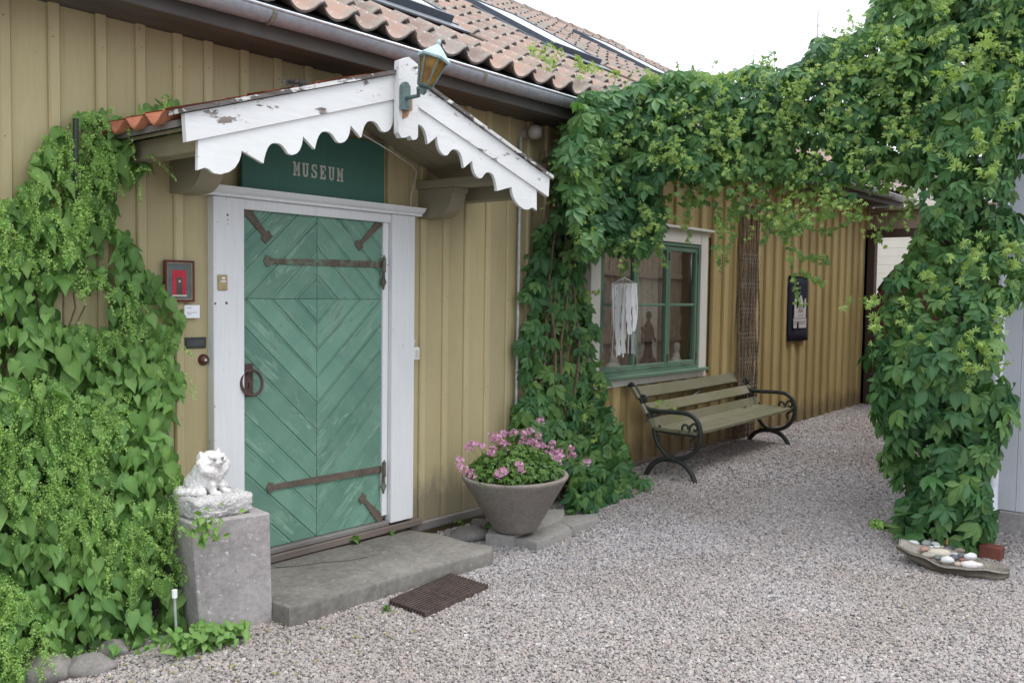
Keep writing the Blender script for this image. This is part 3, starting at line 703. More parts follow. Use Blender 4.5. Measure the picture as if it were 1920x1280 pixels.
# --- canopy over the door
CY = 3.57; AX, AZ, HWD, DR = 3.345, 2.765, 1.265, .415
sl = DR/HWD; ca = math.atan(sl)
can = MB()
for s in (-1, 1):
    can.prism([(0, 0), (HWD, -DR), (HWD, -DR-.03), (0, -.03)], (AX, CY+.03, AZ-.02), (s, 0, 0), (0, 0, 1), (0, D-CY-.03, 0))
cano = can.build('canopy', GREYW, house)
OT = rocky('orange_clay', [(.3, (.33, .12, .065)), (.7, (.48, .2, .12))], 8, .8, .3)
for s in (-1, 1):
    for r in range(3):
        for c_ in range(4):
            # pantiles run down the canopy slope; width across y
            y = CY+.055+c_*.17; d0 = HWD+.04-r*.40
            P = []
            mb = MB(); n = 7; vs = []
            for e, dd in enumerate((d0, d0-.44)):
                for k in range(n):
                    u = k/(n-1); yy = y+u*.185; h = .028*math.cos(2*math.pi*u)+.02+(.012 if e == 0 else 0)
                    for t in (0, -.012): vs.append((AX+s*dd, min(yy, D-.002), AZ-.02-dd*sl+h+t))
            fs = []
            for k in range(n-1):
                a = 2*k; b = 2*k+2; A = a+2*n; B = b+2*n
                fs += [(a, b, B, A), (a+1, A+1, B+1, b+1), (a, a+1, b+1, b), (A, B, B+1, A+1)]
            mb.add(vs, fs); mb.build('tile', OT, cano, True)
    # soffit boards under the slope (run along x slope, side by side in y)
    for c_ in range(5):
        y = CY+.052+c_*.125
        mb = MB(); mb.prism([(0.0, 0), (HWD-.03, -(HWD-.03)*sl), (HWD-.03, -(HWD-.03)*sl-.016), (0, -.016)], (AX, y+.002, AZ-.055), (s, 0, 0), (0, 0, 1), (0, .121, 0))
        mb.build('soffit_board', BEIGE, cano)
    ca_ = MB(); X = AX+s*HWD
    # bargeboard
    bb = MB(); bb.prism([(.04, -.04*sl), (HWD, -DR), (HWD-.008, -DR-.118), (.04, -.04*sl-.128)], (AX, CY-.028, AZ), (s, 0, 0), (0, 0, 1), (0, .028, 0)); bb.build('bargeboard', PEEL, cano)
    cs = MB(); cs.prism([(.03, .024-.03*sl), (HWD+.02, -DR+.018), (HWD+.02, -DR-.002), (.03, .004-.03*sl)], (AX, CY-.045, AZ), (s, 0, 0), (0, 0, 1), (0, .12, 0)); cs.build('cover_strip', PEELH, cano)
    # scalloped board: vertical profile below the bargeboard
    top = [(.04, -.04*sl-.1295), (HWD-.045, -(HWD-.045)*sl-.1195)]
    A0, T = .085, .074
    FT = [(0, 1), (.24, 0), (.245, .22), (.265, .55), (.31, .85), (.37, 1.0), (.46, 1.02), (.53, .86), (.58, .58), (.63, .33), (.69, .14), (.76, .03), (.83, .0), (.88, .06), (.925, .24), (.96, .52), (.985, .82), (1, 1)]
    fx, fy = [p[0] for p in FT], [p[1] for p in FT]
    u0, uend = ((.287, 1.20), (.187, 1.15))[s > 0]
    us = [.046]; vsx = []
    pts = []
    def add(u, h): pts.append((u, -u*sl-.125-h))
    t3 = u0+.29*2
    kk = -1
    for kk in (-1, 0, 1):
        for f_, v_ in FT[(0 if kk > -1 else 0):-1]:
            u = u0+.29*kk+.29*f_
            if u > .046: add(u, A0+T*v_)
    Lr = (uend-.04-t3)/.61
    for f_, v_ in FT:
        if f_ <= .61: add(t3+Lr*f_, A0+T*v_*1.1)
    add(uend-.035, A0+T*.5); add(uend, A0+T*.55)
    pts.insert(0, (.046, pts[0][1]+.01))
    top = [(.04, -.04*sl-.1295), (uend-.004, -(uend-.004)*sl-.1195)]
    sb = MB(); sb.prism([top[0]]+[top[1]]+pts[::-1], (AX, CY-.018, AZ), (s, 0, 0), (0, 0, 1), (0, .02, 0)); sb.build('scalloped_board', SCAL, cano)
    # side beam carried by a rounded corbel on the wall
    bx = AX+s*(HWD-.1); MB().box((min(bx, bx-s*.09), CY+.002, AZ-.055-(HWD-.1)*sl-.115), (max(bx, bx-s*.09), D, AZ-.06-(HWD-.1)*sl-.018), bev=.004).build('side_beam', BEIGE, cano)
    cx = 2.41 if s < 0 else 4.14
    P = [(0, 0)]+[(.30*math.cos(a)*1.0-.0, -.02-.17*math.sin(a)) for a in [math.pi/2*k/8 for k in range(9)]]
    P = [(0, 0), (.32, 0), (.32, -.03)]+[(.14+.16*math.cos(a), -.03-.155*math.sin(a)) for a in [math.pi/2*k/8 for k in range(9)]]+[(0, -.185)]
    MB().prism(P, (cx, D-.002, 2.275), (0, -1, 0), (0, 0, 1), (.125, 0, 0)).build('corbel', BEIGE, cano)
    if s > 0: MB().box((cx-.02, CY+.03, 2.277), (cx+.12, D-.002, 2.33), bev=.004).build('corbel_beam', BEIGE, cano)
    else: MB().box((cx, CY+.03, 2.277), (cx+.13, D-.002, 2.33), bev=.004).build('corbel_beam', BEIGE, cano)
fn = MB()
fn.prism([(-.07, .02), (-.068, .045), (.0, .075), (.065, .05), (.07, .02), (.07, -.33), (.055, -.345), (.03, -.35), (.012, -.33), (-.02, -.345), (-.05, -.35), (-.07, -.325)], (AX-.005, CY-.065, AZ), (1, 0, 0), (0, 0, 1), (0, .036, 0))
fn.build('finial_board', PEEL, cano)
bw = rocky('bare_orange_wood', [(.3, (.22, .10, .05)), (.7, (.45, .26, .14))], 14, .8, .4)
MB().prism([(-.055, -.12), (.02, -.12), (.022, -.175), (.0, -.19), (-.01, -.215), (-.03, -.225), (-.05, -.235)], (AX+.0, CY-.0665, AZ-.02), (1, 0, 0), (0, 0, 1), (0, .0012, 0)).build('bare_wood_patch', bw, cano)
nest = MB()
for k in range(40):
    c = Vector((AX-.66+random.gauss(0, .04), CY-.01, AZ-.66*sl+.035)); d = Vector((random.gauss(0, 1), random.gauss(0, 1), random.gauss(0, .35))).normalized()*random.uniform(.02, .05)
    nest.tube([c-d, c+d+Vector((0, 0, .006))], .0018, 4)
nest.build('dry_moss', plain('dry_moss', (.06, .06, .06), .9), cano)
cb = MB(); pts = [onY(680, 252, 3.75), onY(735, 285, 3.95), onY(772, 310, 4.12), onY(781, 322, 4.2), onY(778, 340, D-.04), onY(771, 365, D-.05), onY(770, 385, D-.06)]
cb.tube(pts, .0035, 6); cb.build('lamp_cable', plain('white_cable', (.6, .6, .58), .5), cano, True)
# ------------------------------------------------------------------ things on the wall
# wall lantern on the canopy's finial
LY = CY-.07
q = onY(757, 180, LY)
lamp = thing('wall_lantern', tuple(q), 'green copper carriage lantern with amber glass fixed to the white canopy peak', 'lantern')
COPG = rocky('verdigris_metal', [(.3, (.06, .085, .085)), (.6, (.12, .175, .175)), (.8, (.22, .30, .30))], 10, .5, .2)
COPL = rocky('pale_green_roof_metal', [(.3, (.27, .38, .40)), (.7, (.42, .54, .57))], 8, .4, .15)
mb = MB(); mb.prism([(-.028, -.075), (-.028, .05), (-.012, .068), (.01, .068), (.028, .05), (.028, -.075)], q, (1, 0, 0), (0, 0, 1), (0, -.022, 0)); mb.build('back_plate', COPG, lamp)
lc = Vector(onY(806, 130, 3.27))
base = Vector(onY(795, 166, 3.29)); topc = Vector(onY(818, 96, 3.25)); ax = (topc-base).normalized(); hh = (topc-base).length
MB().tube([Vector(q)+Vector((0, -.02, -.015)), Vector(q)+Vector((.01, -.10, -.01)), base+Vector((-.02, .02, .0)), base], .0105, 8).build('arm', COPG, lamp, True)
Mz = Matrix.Translation(base) @ ax.to_track_quat('Z', 'Y').to_matrix().to_4x4() @ Matrix.Rotation(.35, 4, 'Z')
def hexring(r, z, off=0): return [Mz @ Vector((r*math.cos(math.pi/3*k+off), r*math.sin(math.pi/3*k+off), z)) for k in range(6)]
bh = hh*.80; rb0, rb1 = .036, .072
mb = MB()
a, b = hexring(rb0, .012), hexring(rb1, bh)
for k in range(6): mb.tube([a[k], b[k]], .006, 4)
for R_, z in ((rb0, .012), (rb1, bh)):
    h = hexring(R_, z)
    for k in range(6): mb.tube([h[k], h[(k+1) % 6]], .006, 4)
mb.lathe([(.012, -.03), (.02, -.012), (.014, 0), (.034, .006), (.034, .012)], (0, 0, 0), 8, Mz)
mb.build('cage', COPG, lamp)
AMB = bpy.data.materials.new('amber_glass'); AMB.use_nodes = True; n_ = AMB.node_tree; p_ = n_.nodes['Principled BSDF']
n_.links.new(ramp(n_, noisen(n_, coords(n_), 14, 3), [(.35, (.16, .085, .015)), (.65, (.48, .29, .05))]), p_.inputs['Base Color']); p_.inputs['Roughness'].default_value = .3
trn = n_.nodes.new('ShaderNodeBsdfTranslucent'); trn.inputs[0].default_value = (.75, .45, .08, 1); m_s = n_.nodes.new('ShaderNodeMixShader'); m_s.inputs[0].default_value = .4
n_.links.new(p_.outputs[0], m_s.inputs[1]); n_.links.new(trn.outputs[0], m_s.inputs[2]); n_.links.new(m_s.outputs[0], n_.nodes['Material Output'].inputs[0])
a, b = hexring(rb0-.004, .014), hexring(rb1-.006, bh-.003)
for k in range(6):
    c0 = (a[k]+a[(k+1) % 6])/2; ins = (Mz @ Vector((0, 0, .06)) - c0).normalized()*.002
    MB().add([a[k], a[(k+1) % 6], b[(k+1) % 6], b[k], a[k]+ins, a[(k+1) % 6]+ins, b[(k+1) % 6]+ins, b[k]+ins], [(0, 1, 2, 3), (7, 6, 5, 4), (0, 4, 5, 1), (1, 5, 6, 2), (2, 6, 7, 3), (3, 7, 4, 0)]).build('glass_panel', AMB, lamp)
h0, h1 = hexring(.088, bh+.002), hexring(.010, bh+.072)
h2 = hexring(.084, bh-.008)
mb = MB().add(h0+h1+h2, [(k, (k+1) % 6, (k+1) % 6+6, k+6) for k in range(6)]+[(6, 7, 8, 9, 10, 11)]+[(k+12, (k+1) % 6+12, (k+1) % 6, k) for k in range(6)]+[(12, 13, 14, 15, 16, 17)]); mb.lathe([(.010, bh+.07), (.012, bh+.085), (.004, bh+.1)], (0, 0, 0), 8, Mz); mb.build('lantern_roof', COPL, lamp)
# sign
sg = MB().box((2.79, D-.06, 2.152), (3.795, D-.035, 2.52), bev=.002).at('museum_sign', SIGNM, (3.3, D-.05, 2.3))
tag(sg, 'dark green board lettered MUSEUM above the door', 'sign')
LETT = rocky('worn_cream_letter_paint', [(.35, (.33, .34, .30)), (.5, (.55, .54, .48))], 30, .7, .2)
def letter(ch):
    # condensed slab-serif letters in a 0..1 x 0..1 cell
    s = .22; f = .14
    if ch == 'M': return [[(0, 0), (.42, 0), (.42, f), (.32, f), (.32, .68), (.47, .28), (.53, .28), (.68, .68), (.68, f), (.58, f), (.58, 0), (1, 0), (1, f), (.90, f), (.90, 1-f), (1, 1-f), (1, 1), (.70, 1), (.5, .55), (.30, 1), (0, 1), (0, 1-f), (.10, 1-f), (.10, f), (0, f)]]
    if ch == 'U': return [[(0, 1), (.44, 1), (.44, 1-f), (.36, 1-f), (.36, .26), (.42, .15), (.58, .15), (.66, .26), (.66, 1-f), (.56, 1-f), (.56, 1), (1, 1), (1, 1-f), (.90, 1-f), (.90, .2), (.80, .05), (.62, 0), (.38, 0), (.20, .05), (.10, .2), (.10, 1-f), (0, 1-f)]]
    if ch == 'E': return [[(0, 0), (.95, 0), (.95, .34), (.80, .34), (.76, f), (.40, f), (.40, .43), (.52, .43), (.55, .34), (.66, .34), (.66, .66), (.55, .66), (.52, .57), (.40, .57), (.40, 1-f), (.76, 1-f), (.80, .66), (.95, .66), (.95, 1), (0, 1), (0, 1-f), (.12, 1-f), (.12, f), (0, f)]]
    if ch == 'S': return [[(.05, .36), (.05, 0), (.18, 0), (.24, .07), (.40, 0), (.65, 0), (.86, .08), (.95, .22), (.95, .36), (.86, .48), (.40, .66), (.36, .74), (.42, .85), (.60, .87), (.72, .80), (.78, .66), (.90, .66), (.90, 1), (.78, 1), (.72, .94), (.58, 1), (.38, 1), (.16, .93), (.06, .80), (.06, .66), (.16, .54), (.62, .36), (.66, .26), (.60, .15), (.42, .13), (.26, .20), (.20, .36)]]
for i, ch in enumerate('MUSEUM'):
    x0 = 3.116+i*.0615; hgt = .078; w_ = .044 if ch != 'M' else .047
    mb = MB()
    for P in letter(ch): mb.prism([(a*w_, b*hgt) for a, b in P], (x0, D-.0605, 2.252), (1, 0, 0), (0, 0, 1), (0, -.0012, 0))
    mb.build('letter', LETT, sg)
# framed picture
pf = thing('framed_picture', (2.445, D-.02, 1.545), 'small dark red frame holding a picture of a red door, beside the vine', 'picture')
MAR = plain('dark_red_frame', (.10, .025, .02), .35); GREYM = plain('grey_mount', (.12, .135, .13), .8); REDP = plain('red_print', (.48, .03, .05), .7); DGP = plain('dark_print', (.10, .075, .07), .7); PALEP = plain('pale_print', (.55, .52, .46), .7); GOLD = plain('gold_liner', (.50, .40, .25), .4, .3)
px0, px1, pz0, pz1 = 2.362, 2.522, 1.548, 1.757; yb = D-.045
mb = MB()
for a, b in (((px0, yb, pz0), (px0+.012, D-.021, pz1)), ((px1-.012, yb, pz0), (px1, D-.021, pz1)), ((px0+.012, yb, pz0), (px1-.012, D-.021, pz0+.012)), ((px0+.012, yb, pz1-.012), (px1-.012, D-.021, pz1))): mb.box(a, b, bev=.002)
mb.build('frame', MAR, pf)
MB().box((px0+.012, yb+.008, pz0+.012), (px1-.012, D-.021, pz1-.012)).build('mount', GREYM, pf)
mb = MB()
for a, b in (((px0+.0125, yb+.004, pz0+.0125), (px0+.015, yb+.008, pz1-.0125)), ((px1-.015, yb+.004, pz0+.0125), (px1-.0125, yb+.008, pz1-.0125)), ((px0+.015, yb+.004, pz0+.0125), (px1-.015, yb+.008, pz0+.015)), ((px0+.015, yb+.004, pz1-.015), (px1-.015, yb+.008, pz1-.0125))): mb.box(a, b)
mb.build('liner', GOLD, pf)
MB().box((px0+.04, yb+.006, pz0+.035), (px1-.045, yb+.008, pz1-.05)).build('red_panel', REDP, pf)
MB().box((px0+.062, yb+.0045, pz0+.037), (px1-.066, yb+.006, pz1-.085)).build('door_print', DGP, pf)
MB().box((px0+.038, yb+.004, pz0+.027), (px1-.043, yb+.006, pz0+.036)).build('step_print', PALEP, pf)
MB().lathe([(.006, 0), (.006, .001)], (0, 0, 0), 8, Matrix.Translation((px0+.078, yb+.0045, pz1-.105)) @ Matrix.Rotation(math.pi/2, 4, 'X')).build('wreath_print', PALEP, pf)
CARD = plain('white_card', (.80, .80, .84), .7, 0, .04)
INK = plain('ink', (.16, .16, .19), .8)
nt_ = MB().box((2.474, D-.026, 1.466), (2.560, D-.023, 1.532)).at('caption_card', CARD, (2.517, D-.024, 1.5)); tag(nt_, 'small white caption card below the framed picture', 'card')
mb = MB()
for z, x0, x1 in ((1.518, 2.490, 2.514), (1.494, 2.490, 2.543), (1.485, 2.490, 2.512)):
    x = x0
    while x < x1:
        w_ = random.uniform(.003, .007); mb.box((x, D-.0266, z-.0014), (min(x+w_, x1), D-.0259, z+.0014)); x += w_+.0018
mb.build('caption_text', INK, nt_)
DGM = plain('dark_letter_plate', (.055, .06, .055), .5, .3)
pl_ = MB().box((2.478, D-.012, 1.309), (2.606, D-.001, 1.366), bev=.003).at('letter_plate', DGM, (2.54, D, 1.33)); tag(pl_, 'dark metal letter slot plate between vine and door frame', 'letter plate')
MB().box((2.490, D-.016, 1.320), (2.594, D-.0125, 1.355), bev=.0015).build('flap', plain('dark_flap', (.075, .08, .075), .4, .4), pl_)
bl = MB().lathe([(.030, 0), (.030, .006), (.024, .012), (.022, .02), (.01, .024)], (0, 0, 0), 20, Matrix.Translation((2.592, D-.001, 1.248)) @ Matrix.Rotation(math.pi/2, 4, 'X')).at('doorbell', plain('brown_bakelite', (.10, .035, .03), .25), (2.592, D, 1.248), True); tag(bl, 'round brown doorbell left of the white door frame', 'doorbell')
MB().lathe([(.008, 0), (.007, .004)], (0, 0, 0), 12, Matrix.Translation((2.592, D-.0255, 1.248)) @ Matrix.Rotation(math.pi/2, 4, 'X')).build('button', PALEP, bl)
BRS = plain('brass_plate', (.42, .33, .17), .4, .5)
ic = MB().box((2.641, D-.072, 1.611), (2.694, D-.0605, 1.690), bev=.002).at('door_intercom', BRS, (2.667, D-.06, 1.65)); tag(ic, 'small brass entry plate on the left white jamb', 'entry plate')
MB().box((2.658, D-.0745, 1.668), (2.678, D-.0725, 1.678), bev=.0005).build('button', CARD, ic)
mb = MB(); 
for k in range(7): mb.box((2.652+k*.0045, D-.0742, 1.652+.002*math.sin(k*2)), (2.6555+k*.0045, D-.0727, 1.661+.0015*math.sin(k*2)))
mb.build('scribble', CARD, ic)
sb_ = MB().box((4.062, D-.052, 1.180), (4.118, D-.022, 1.262), bev=.005).at('switch_box', plain('white_plastic', (.72, .72, .68), .4, 0, .05), (4.09, D-.02, 1.22)); tag(sb_, 'white switch box on the wall right of the door', 'switch box')
MB().box((4.076, D-.0545, 1.195), (4.106, D-.0525, 1.245), bev=.001).build('switch_cover', PALEP, sb_)
MB().tube([(4.075, D-.035, 1.262), (4.068, D-.05, 1.29), (4.060, D-.06, 1.31)], .004, 6).build('cable', CARD, sb_)
gl_ = thing('globe_lamp', (5.22, D-.02, 2.8), 'round white globe lamp under the eave, half behind the creeper', 'lamp')
gp = Vector(onY(1003, 248, D-.11))
OPAL = plain('opal_glass', (.36, .34, .31), .25, 0, .05); 
MB().lathe([(.001, -.055)]+[(.055*math.cos(a), .055*math.sin(a)) for a in [-1.3+2.6*k/10 for k in range(11)]]+[(.001, .055)], gp, 18).build('globe', OPAL, gl_, True)
MB().lathe([(.035, 0), (.035, .05)], (0, 0, 0), 14, Matrix.Translation((gp.x, D, gp.z)) @ Matrix.Rotation(math.pi/2, 4, 'X')).build('base', plain('lamp_base', (.35, .33, .3), .5), gl_)

# ------------------------------------------------------------------ pillar, cat, step, grate
pil = MB()
B = [(2.255, 3.72), (2.612, 3.668), (2.66, 4.05), (2.30, 4.11)]; T = [(2.195, 3.70), (2.590, 3.660), (2.645, 4.04), (2.245, 4.09)]
ztp = [.552, .54, .54, .552]
nn = 6; vs = []
for j in range(nn+1):
    t = j/nn
    for k in range(4): vs.append((B[k][0]*(1-t)+T[k][0]*t+random.uniform(-.0015, .0015), B[k][1]*(1-t)+T[k][1]*t, -.05+(ztp[k]+.05)*t))
pil.add(vs, [(j*4+k, j*4+(k+1) % 4, (j+1)*4+(k+1) % 4, (j+1)*4+k) for j in range(nn) for k in range(4)]+[(nn*4, nn*4+1, nn*4+2, nn*4+3)])
po = pil.at('concrete_pillar', CONC, (2.42, 3.88, 0)); tag(po, 'square grey concrete block pillar beside the green door step', 'pillar')
bv = po.modifiers.new('b', 'BEVEL'); bv.width = .008; bv.segments = 2; bv.limit_method = 'ANGLE'
cat = thing('cat_statue', (2.42, 3.86, .57), 'weathered white stone cat sitting on a rough block on the pillar', 'statue')
zt = .546
bb_ = MB().box((2.235, 3.715, zt), (2.535, 3.97, zt+.10), bev=.016, jit=.005)
remesh_obj(bb_, 'block', CATB, .006, cat, 2, .008, 45)
def ell(mb, c, s, rz=0, ry=0, rx=0):
    M = Matrix.Translation(c) @ Matrix.Rotation(rz, 4, 'Z') @ Matrix.Rotation(ry, 4, 'Y') @ Matrix.Rotation(rx, 4, 'X')
    vs = []; fs = []; n, m_ = 10, 14
    for i in range(n+1):
        a = -math.pi/2+math.pi*i/n
        for j in range(m_): b = 2*math.pi*j/m_; vs.append(M @ Vector((s[0]*math.cos(a)*math.cos(b), s[1]*math.cos(a)*math.sin(b), s[2]*math.sin(a))))
    for i in range(n):
        for j in range(m_): fs.append((i*m_+j, i*m_+(j+1) % m_, (i+1)*m_+(j+1) % m_, (i+1)*m_+j))
    mb.add(vs, fs)
# the cat faces the camera's right; local frame: f forward, l its left
caz = math.radians(-74)
def catp(f, l, z):
    fx, fy = math.cos(caz), math.sin(caz); lx, ly = -fy, fx; k = 1.0
    return Vector((2.375+k*(fx*f+lx*l), 3.86+k*(fy*f+ly*l), zt+.094+z*.94))
cm = MB()
ell(cm, catp(-.03, 0, .05), (.088, .090, .068), caz)            # haunches
ell(cm, catp(-.005, 0, .085), (.070, .078, .08), caz, math.radians(-10))
for s in (-1, 1):
    ell(cm, catp(.082, s*.034, .013), (.030, .021, .015), caz)                 # paws
    ell(cm, catp(.056, s*.034, .05), (.021, .022, .05), caz, math.radians(-14))     # forelegs
    ell(cm, catp(.0, s*.075, .03), (.055, .03, .032), caz)                  # thighs
    # the long ruff falls in two points from the cheeks to the breast
    for q_ in range(6):
        t = q_/5; ell(cm, catp(.045+.020*math.sin(t*2.6), s*(.078-.070*t), .145-.055*t), (.020, .022, .027-.006*t), caz, 0, s*.6)
    ell(cm, catp(.03, s*.056, .165), (.036, .034, .026), caz)            # cheeks
    c = catp(.014, s*.046, .203)
    cm.add([c+Vector((-.024, -.024, -.02)), c+Vector((.024, -.024, -.02)), c+Vector((.024, .024, -.02)), c+Vector((-.024, .024, -.02)), catp(.012, s*.062, .232)], [(0, 1, 4), (1, 2, 4), (2, 3, 4), (3, 0, 4), (3, 2, 1, 0)])
ell(cm, catp(.02, 0, .176), (.054, .066, .040), caz)               # head
ell(cm, catp(.070, 0, .158), (.018, .027, .015), caz)              # muzzle
ell(cm, catp(.087, 0, .166), (.006, .009, .006), caz)              # nose
ell(cm, catp(.064, 0, .150), (.020, .026, .015), caz)              # chin
ell(cm, catp(.050, 0, .128), (.030, .042, .030), caz); ell(cm, catp(.052, 0, .100), (.024, .032, .028), caz)
for s in (-1, 1): ell(cm, catp(.058, s*.028, .193), (.016, .024, .010), caz+s*.2, 0, s*.25)              # brows
for k in range(9):
    t = k/8; ell(cm, catp(-.09+.13*t*t, -.08-.03*math.sin(t*3), .022), (.026, .024, .021), 0)
remesh_obj(cm, 'cat', CATM, .0034, cat, 2, .0035, 55)
em = MB()
for s in (-1, 1): ell(em, catp(.0725, s*.027, .179), (.004, .0095, .0028), caz+s*.35, 0, s*.3)
em.tube([catp(.088, -.010, .1555), catp(.090, 0, .158), catp(.088, .010, .1555)], .0013, 5)
em.build('eye_marks', plain('statue_dirt', (.16, .14, .135), .9), cat, True)

st = MB()
P = [(2.60, 3.53), (3.1, 3.515), (3.6, 3.50), (4.02, 3.47), (4.08, 3.52), (4.06, 3.72), (4.075, 3.95), (4.02, 4.17), (3.2, 4.20), (2.66, 4.21)]
m_ = 24; 
def lerp_poly(P, n):
    out = []
    for i in range(len(P)):
        a, b = P[i], P[(i+1) % len(P)]; k = max(1, int(math.dist(a, b)/.12))
        for j in range(k): out.append((a[0]+(b[0]-a[0])*j/k, a[1]+(b[1]-a[1])*j/k))
    return out
PP = lerp_poly(P, 1); cxs, cys = 3.3, 3.85; n = len(PP)
PP = [(x+random.uniform(-.004, .004), y+random.uniform(-.005, .005)) for x, y in PP]
rings = [(1.0, -.06), (1.0, .078), (.99, .092), (.975, .096)]
vs = []
for s_, z in rings: vs += [(cxs+(x-cxs)*s_, cys+(y-cys)*s_, z+.006*noise.noise(Vector((x*4, y*4, z)))) for x, y in PP]
st.add(vs, [(r*n+i, r*n+(i+1) % n, (r+1)*n+(i+1) % n, (r+1)*n+i) for r in range(3) for i in range(n)]+[tuple(3*n+i for i in range(n))])
so = st.at('door_step', STEPM, (3.3, 3.85, 0)); tag(so, 'worn grey concrete step slab in front of the green door', 'step'); shade_auto(so, 40)
mb = MB(); pts = [(2.95, 4.12, .0985), (3.05, 4.05, .0988), (3.16, 4.02, .0988), (3.3, 3.93, .0985), (3.42, 3.90, .0985)]
mb.tube(pts, .0022, 4); mb.build('crack', plain('crack_dirt', (.13, .125, .11), 1), so)
gr = thing('boot_scraper_grate', (3.43, 3.34, .02), 'rusty iron boot scraper grate lying on gravel beside the step', 'grate')
RUST = rocky('rusty_grate_iron', [(.3, (.045, .035, .032)), (.5, (.085, .065, .058)), (.75, (.14, .10, .085))], 18, .8, .5)
c0, c1, c2, c3 = [Vector(onZ(u, v, .035)) for u, v in ((731, 1123), (847, 1073), (914, 1094), (797, 1146))]
for k in range(13):
    t = k/12; a = c0.lerp(c3, t); b = c1.lerp(c2, t)
    d = (b-a).normalized(); w = Vector((-d.y, d.x, 0))*.0035
    MB().add([a-w, b-w, b+w, a+w, a-w-Vector((0, 0, .028)), b-w-Vector((0, 0, .028)), b+w-Vector((0, 0, .028)), a+w-Vector((0, 0, .028))], [(0, 1, 2, 3), (7, 6, 5, 4), (0, 4, 5, 1), (1, 5, 6, 2), (2, 6, 7, 3), (3, 7, 4, 0)]).build('grate_bar', RUST, gr)
for t in (.015, .45, .985): MB().tube([c0.lerp(c1, t)-Vector((0, 0, .008)), c3.lerp(c2, t)-Vector((0, 0, .008))], .006, 6).build('cross_rod', RUST, gr)
sk = MB().tube([(2.125, 3.70, -.02), (2.115, 3.70, .16), (2.112, 3.70, .24)], .006, 8).at('garden_stake', plain('galvanised_stake', (.55, .56, .58), .4, .5), (2.12, 3.7, 0)); tag(sk, 'thin metal stake standing between left vine and pillar', 'stake')
MB().lathe([(.012, 0), (.012, .035)], (2.112, 3.70, .235), 10).build('cap', CARD, sk)

# ------------------------------------------------------------------ planter and its flowers
PC = Vector((4.505, 3.70, .085))
pt = thing('concrete_planter', tuple(PC), 'tapered grey concrete planter of pink flowers on flat stones', 'planter')
tl = Matrix.Rotation(math.radians(-1.5), 4, 'Y')
mb = MB(); mb.lathe([(.125, 0), (.142, .008), (.150, .02), (.33, .325), (.345, .345), (.347, .358), (.343, .366), (.318, .366), (.312, .355), (.30, .30)], PC, 48, tl); mb.build('bowl', POTM, pt, True)
MB().lathe([(.0, .318), (.304, .318)], PC, 30, tl).build('soil', plain('dark_soil', (.04, .03, .022), .95, 0, .4, 40, .8), pt)
fl = thing('pink_flowers', (PC.x, PC.y, PC.z+.32), 'bushy plant with clusters of pink flowers in the concrete planter', 'flowers')
# ---- leaf templates (verts, tris, vein flag per vert)
def heart_t(w=1., fold=0., curl=0.):
    V = [(0, 0, 0), (.34, 0, -.03), (.68, 0, -.05), (1.0, 0, -.16)]
    for s in (1, -1): V += [(-.13, .17*s, .03), (-.06, .36*s, .06), (.14, .45*s, .07), (.38, .40*s, .05), (.62, .24*s, .0), (.82, .10*s, -.07)]
    V = [(x, y*w, z+fold*abs(y)-curl*x*x+.04*math.sin(6*x+9*y)*(abs(y) > .05)) for x, y, z in V]
    Fc = []
    for o, fl_ in ((4, 0), (10, 1)):
        q = [(0, o, o+1), (0, o+1, o+2), (0, o+2, 1), (1, o+2, o+3), (1, o+3, 2), (2, o+3, o+4), (2, o+4, o+5), (2, o+5, 3)]
        Fc += [t if not fl_ else t[::-1] for t in q]
    return np.array(V), Fc, [1, .8, .6, .4]+[0]*12
def leaflet(L, ang, droop, o, wid=.30):
    V = [(0, 0, 0), (.30, 0, -.015), (.62, 0, -.03), (1, 0, -.12)]
    for s in (1, -1): V += [(.16, .10*s*wid/.3, .02), (.36, .235*s*wid/.3, .045), (.52, .27*s*wid/.3, .045), (.60, .235*s*wid/.3, .03), (.72, .215*s*wid/.3, .01), (.80, .13*s*wid/.3, -.03)]
    V = np.array(V)*L; ca_, sa_ = math.cos(droop), math.sin(droop)
    V = np.stack([V[:, 0]*ca_+V[:, 2]*sa_, V[:, 1], -V[:, 0]*sa_+V[:, 2]*ca_], 1)
    c, s = math.cos(ang), math.sin(ang); V = np.stack([V[:, 0]*c-V[:, 1]*s, V[:, 0]*s+V[:, 1]*c, V[:, 2]], 1)
    Fc = []
    for b, fl_ in ((4, 0), (10, 1)):
        q = [(0, b, 1), (1, b, b+1), (1, b+1, b+2), (1, b+2, 2), (2, b+2, b+3), (2, b+3, b+4), (2, b+4, b+5), (2, b+5, 3)]
        Fc += [tuple(i+o for i in (t if not fl_ else t[::-1])) for t in q]
    return V, Fc
def creeper_t(seed, spread=1.2, dr=.30, wid=.235):
    r = random.Random(seed); Vs = []; Fs = []; o = 0; vein = []
    for a, L in ((-1.35, .66), (-.66, .9), (0, 1.0), (.66, .9), (1.35, .66)):
        V, f = leaflet(L*r.uniform(.88, 1.1), a*spread+r.uniform(-.1, .1), dr+r.uniform(-.2, .35), o, wid*r.uniform(.85, 1.12)); Vs.append(V); Fs += f; o += 16; vein += [1, .8, .6, .4]+[0]*12
    return np.concatenate(Vs), Fs, vein
def small_t():
    return np.array([(0, 0, 0), (.5, .28, .05), (1, 0, -.1), (.5, -.28, .05), (.5, 0, -.02)]), [(0, 4, 1), (4, 2, 1), (0, 3, 4), (4, 3, 2)], [1, 0, .3, 0, .8]
HEART = [heart_t(.84, .1, .05), heart_t(.68, .35, .15), heart_t(.76, -.15, .25), heart_t(.6, .6, .1), heart_t(.72, .2, -.1)]
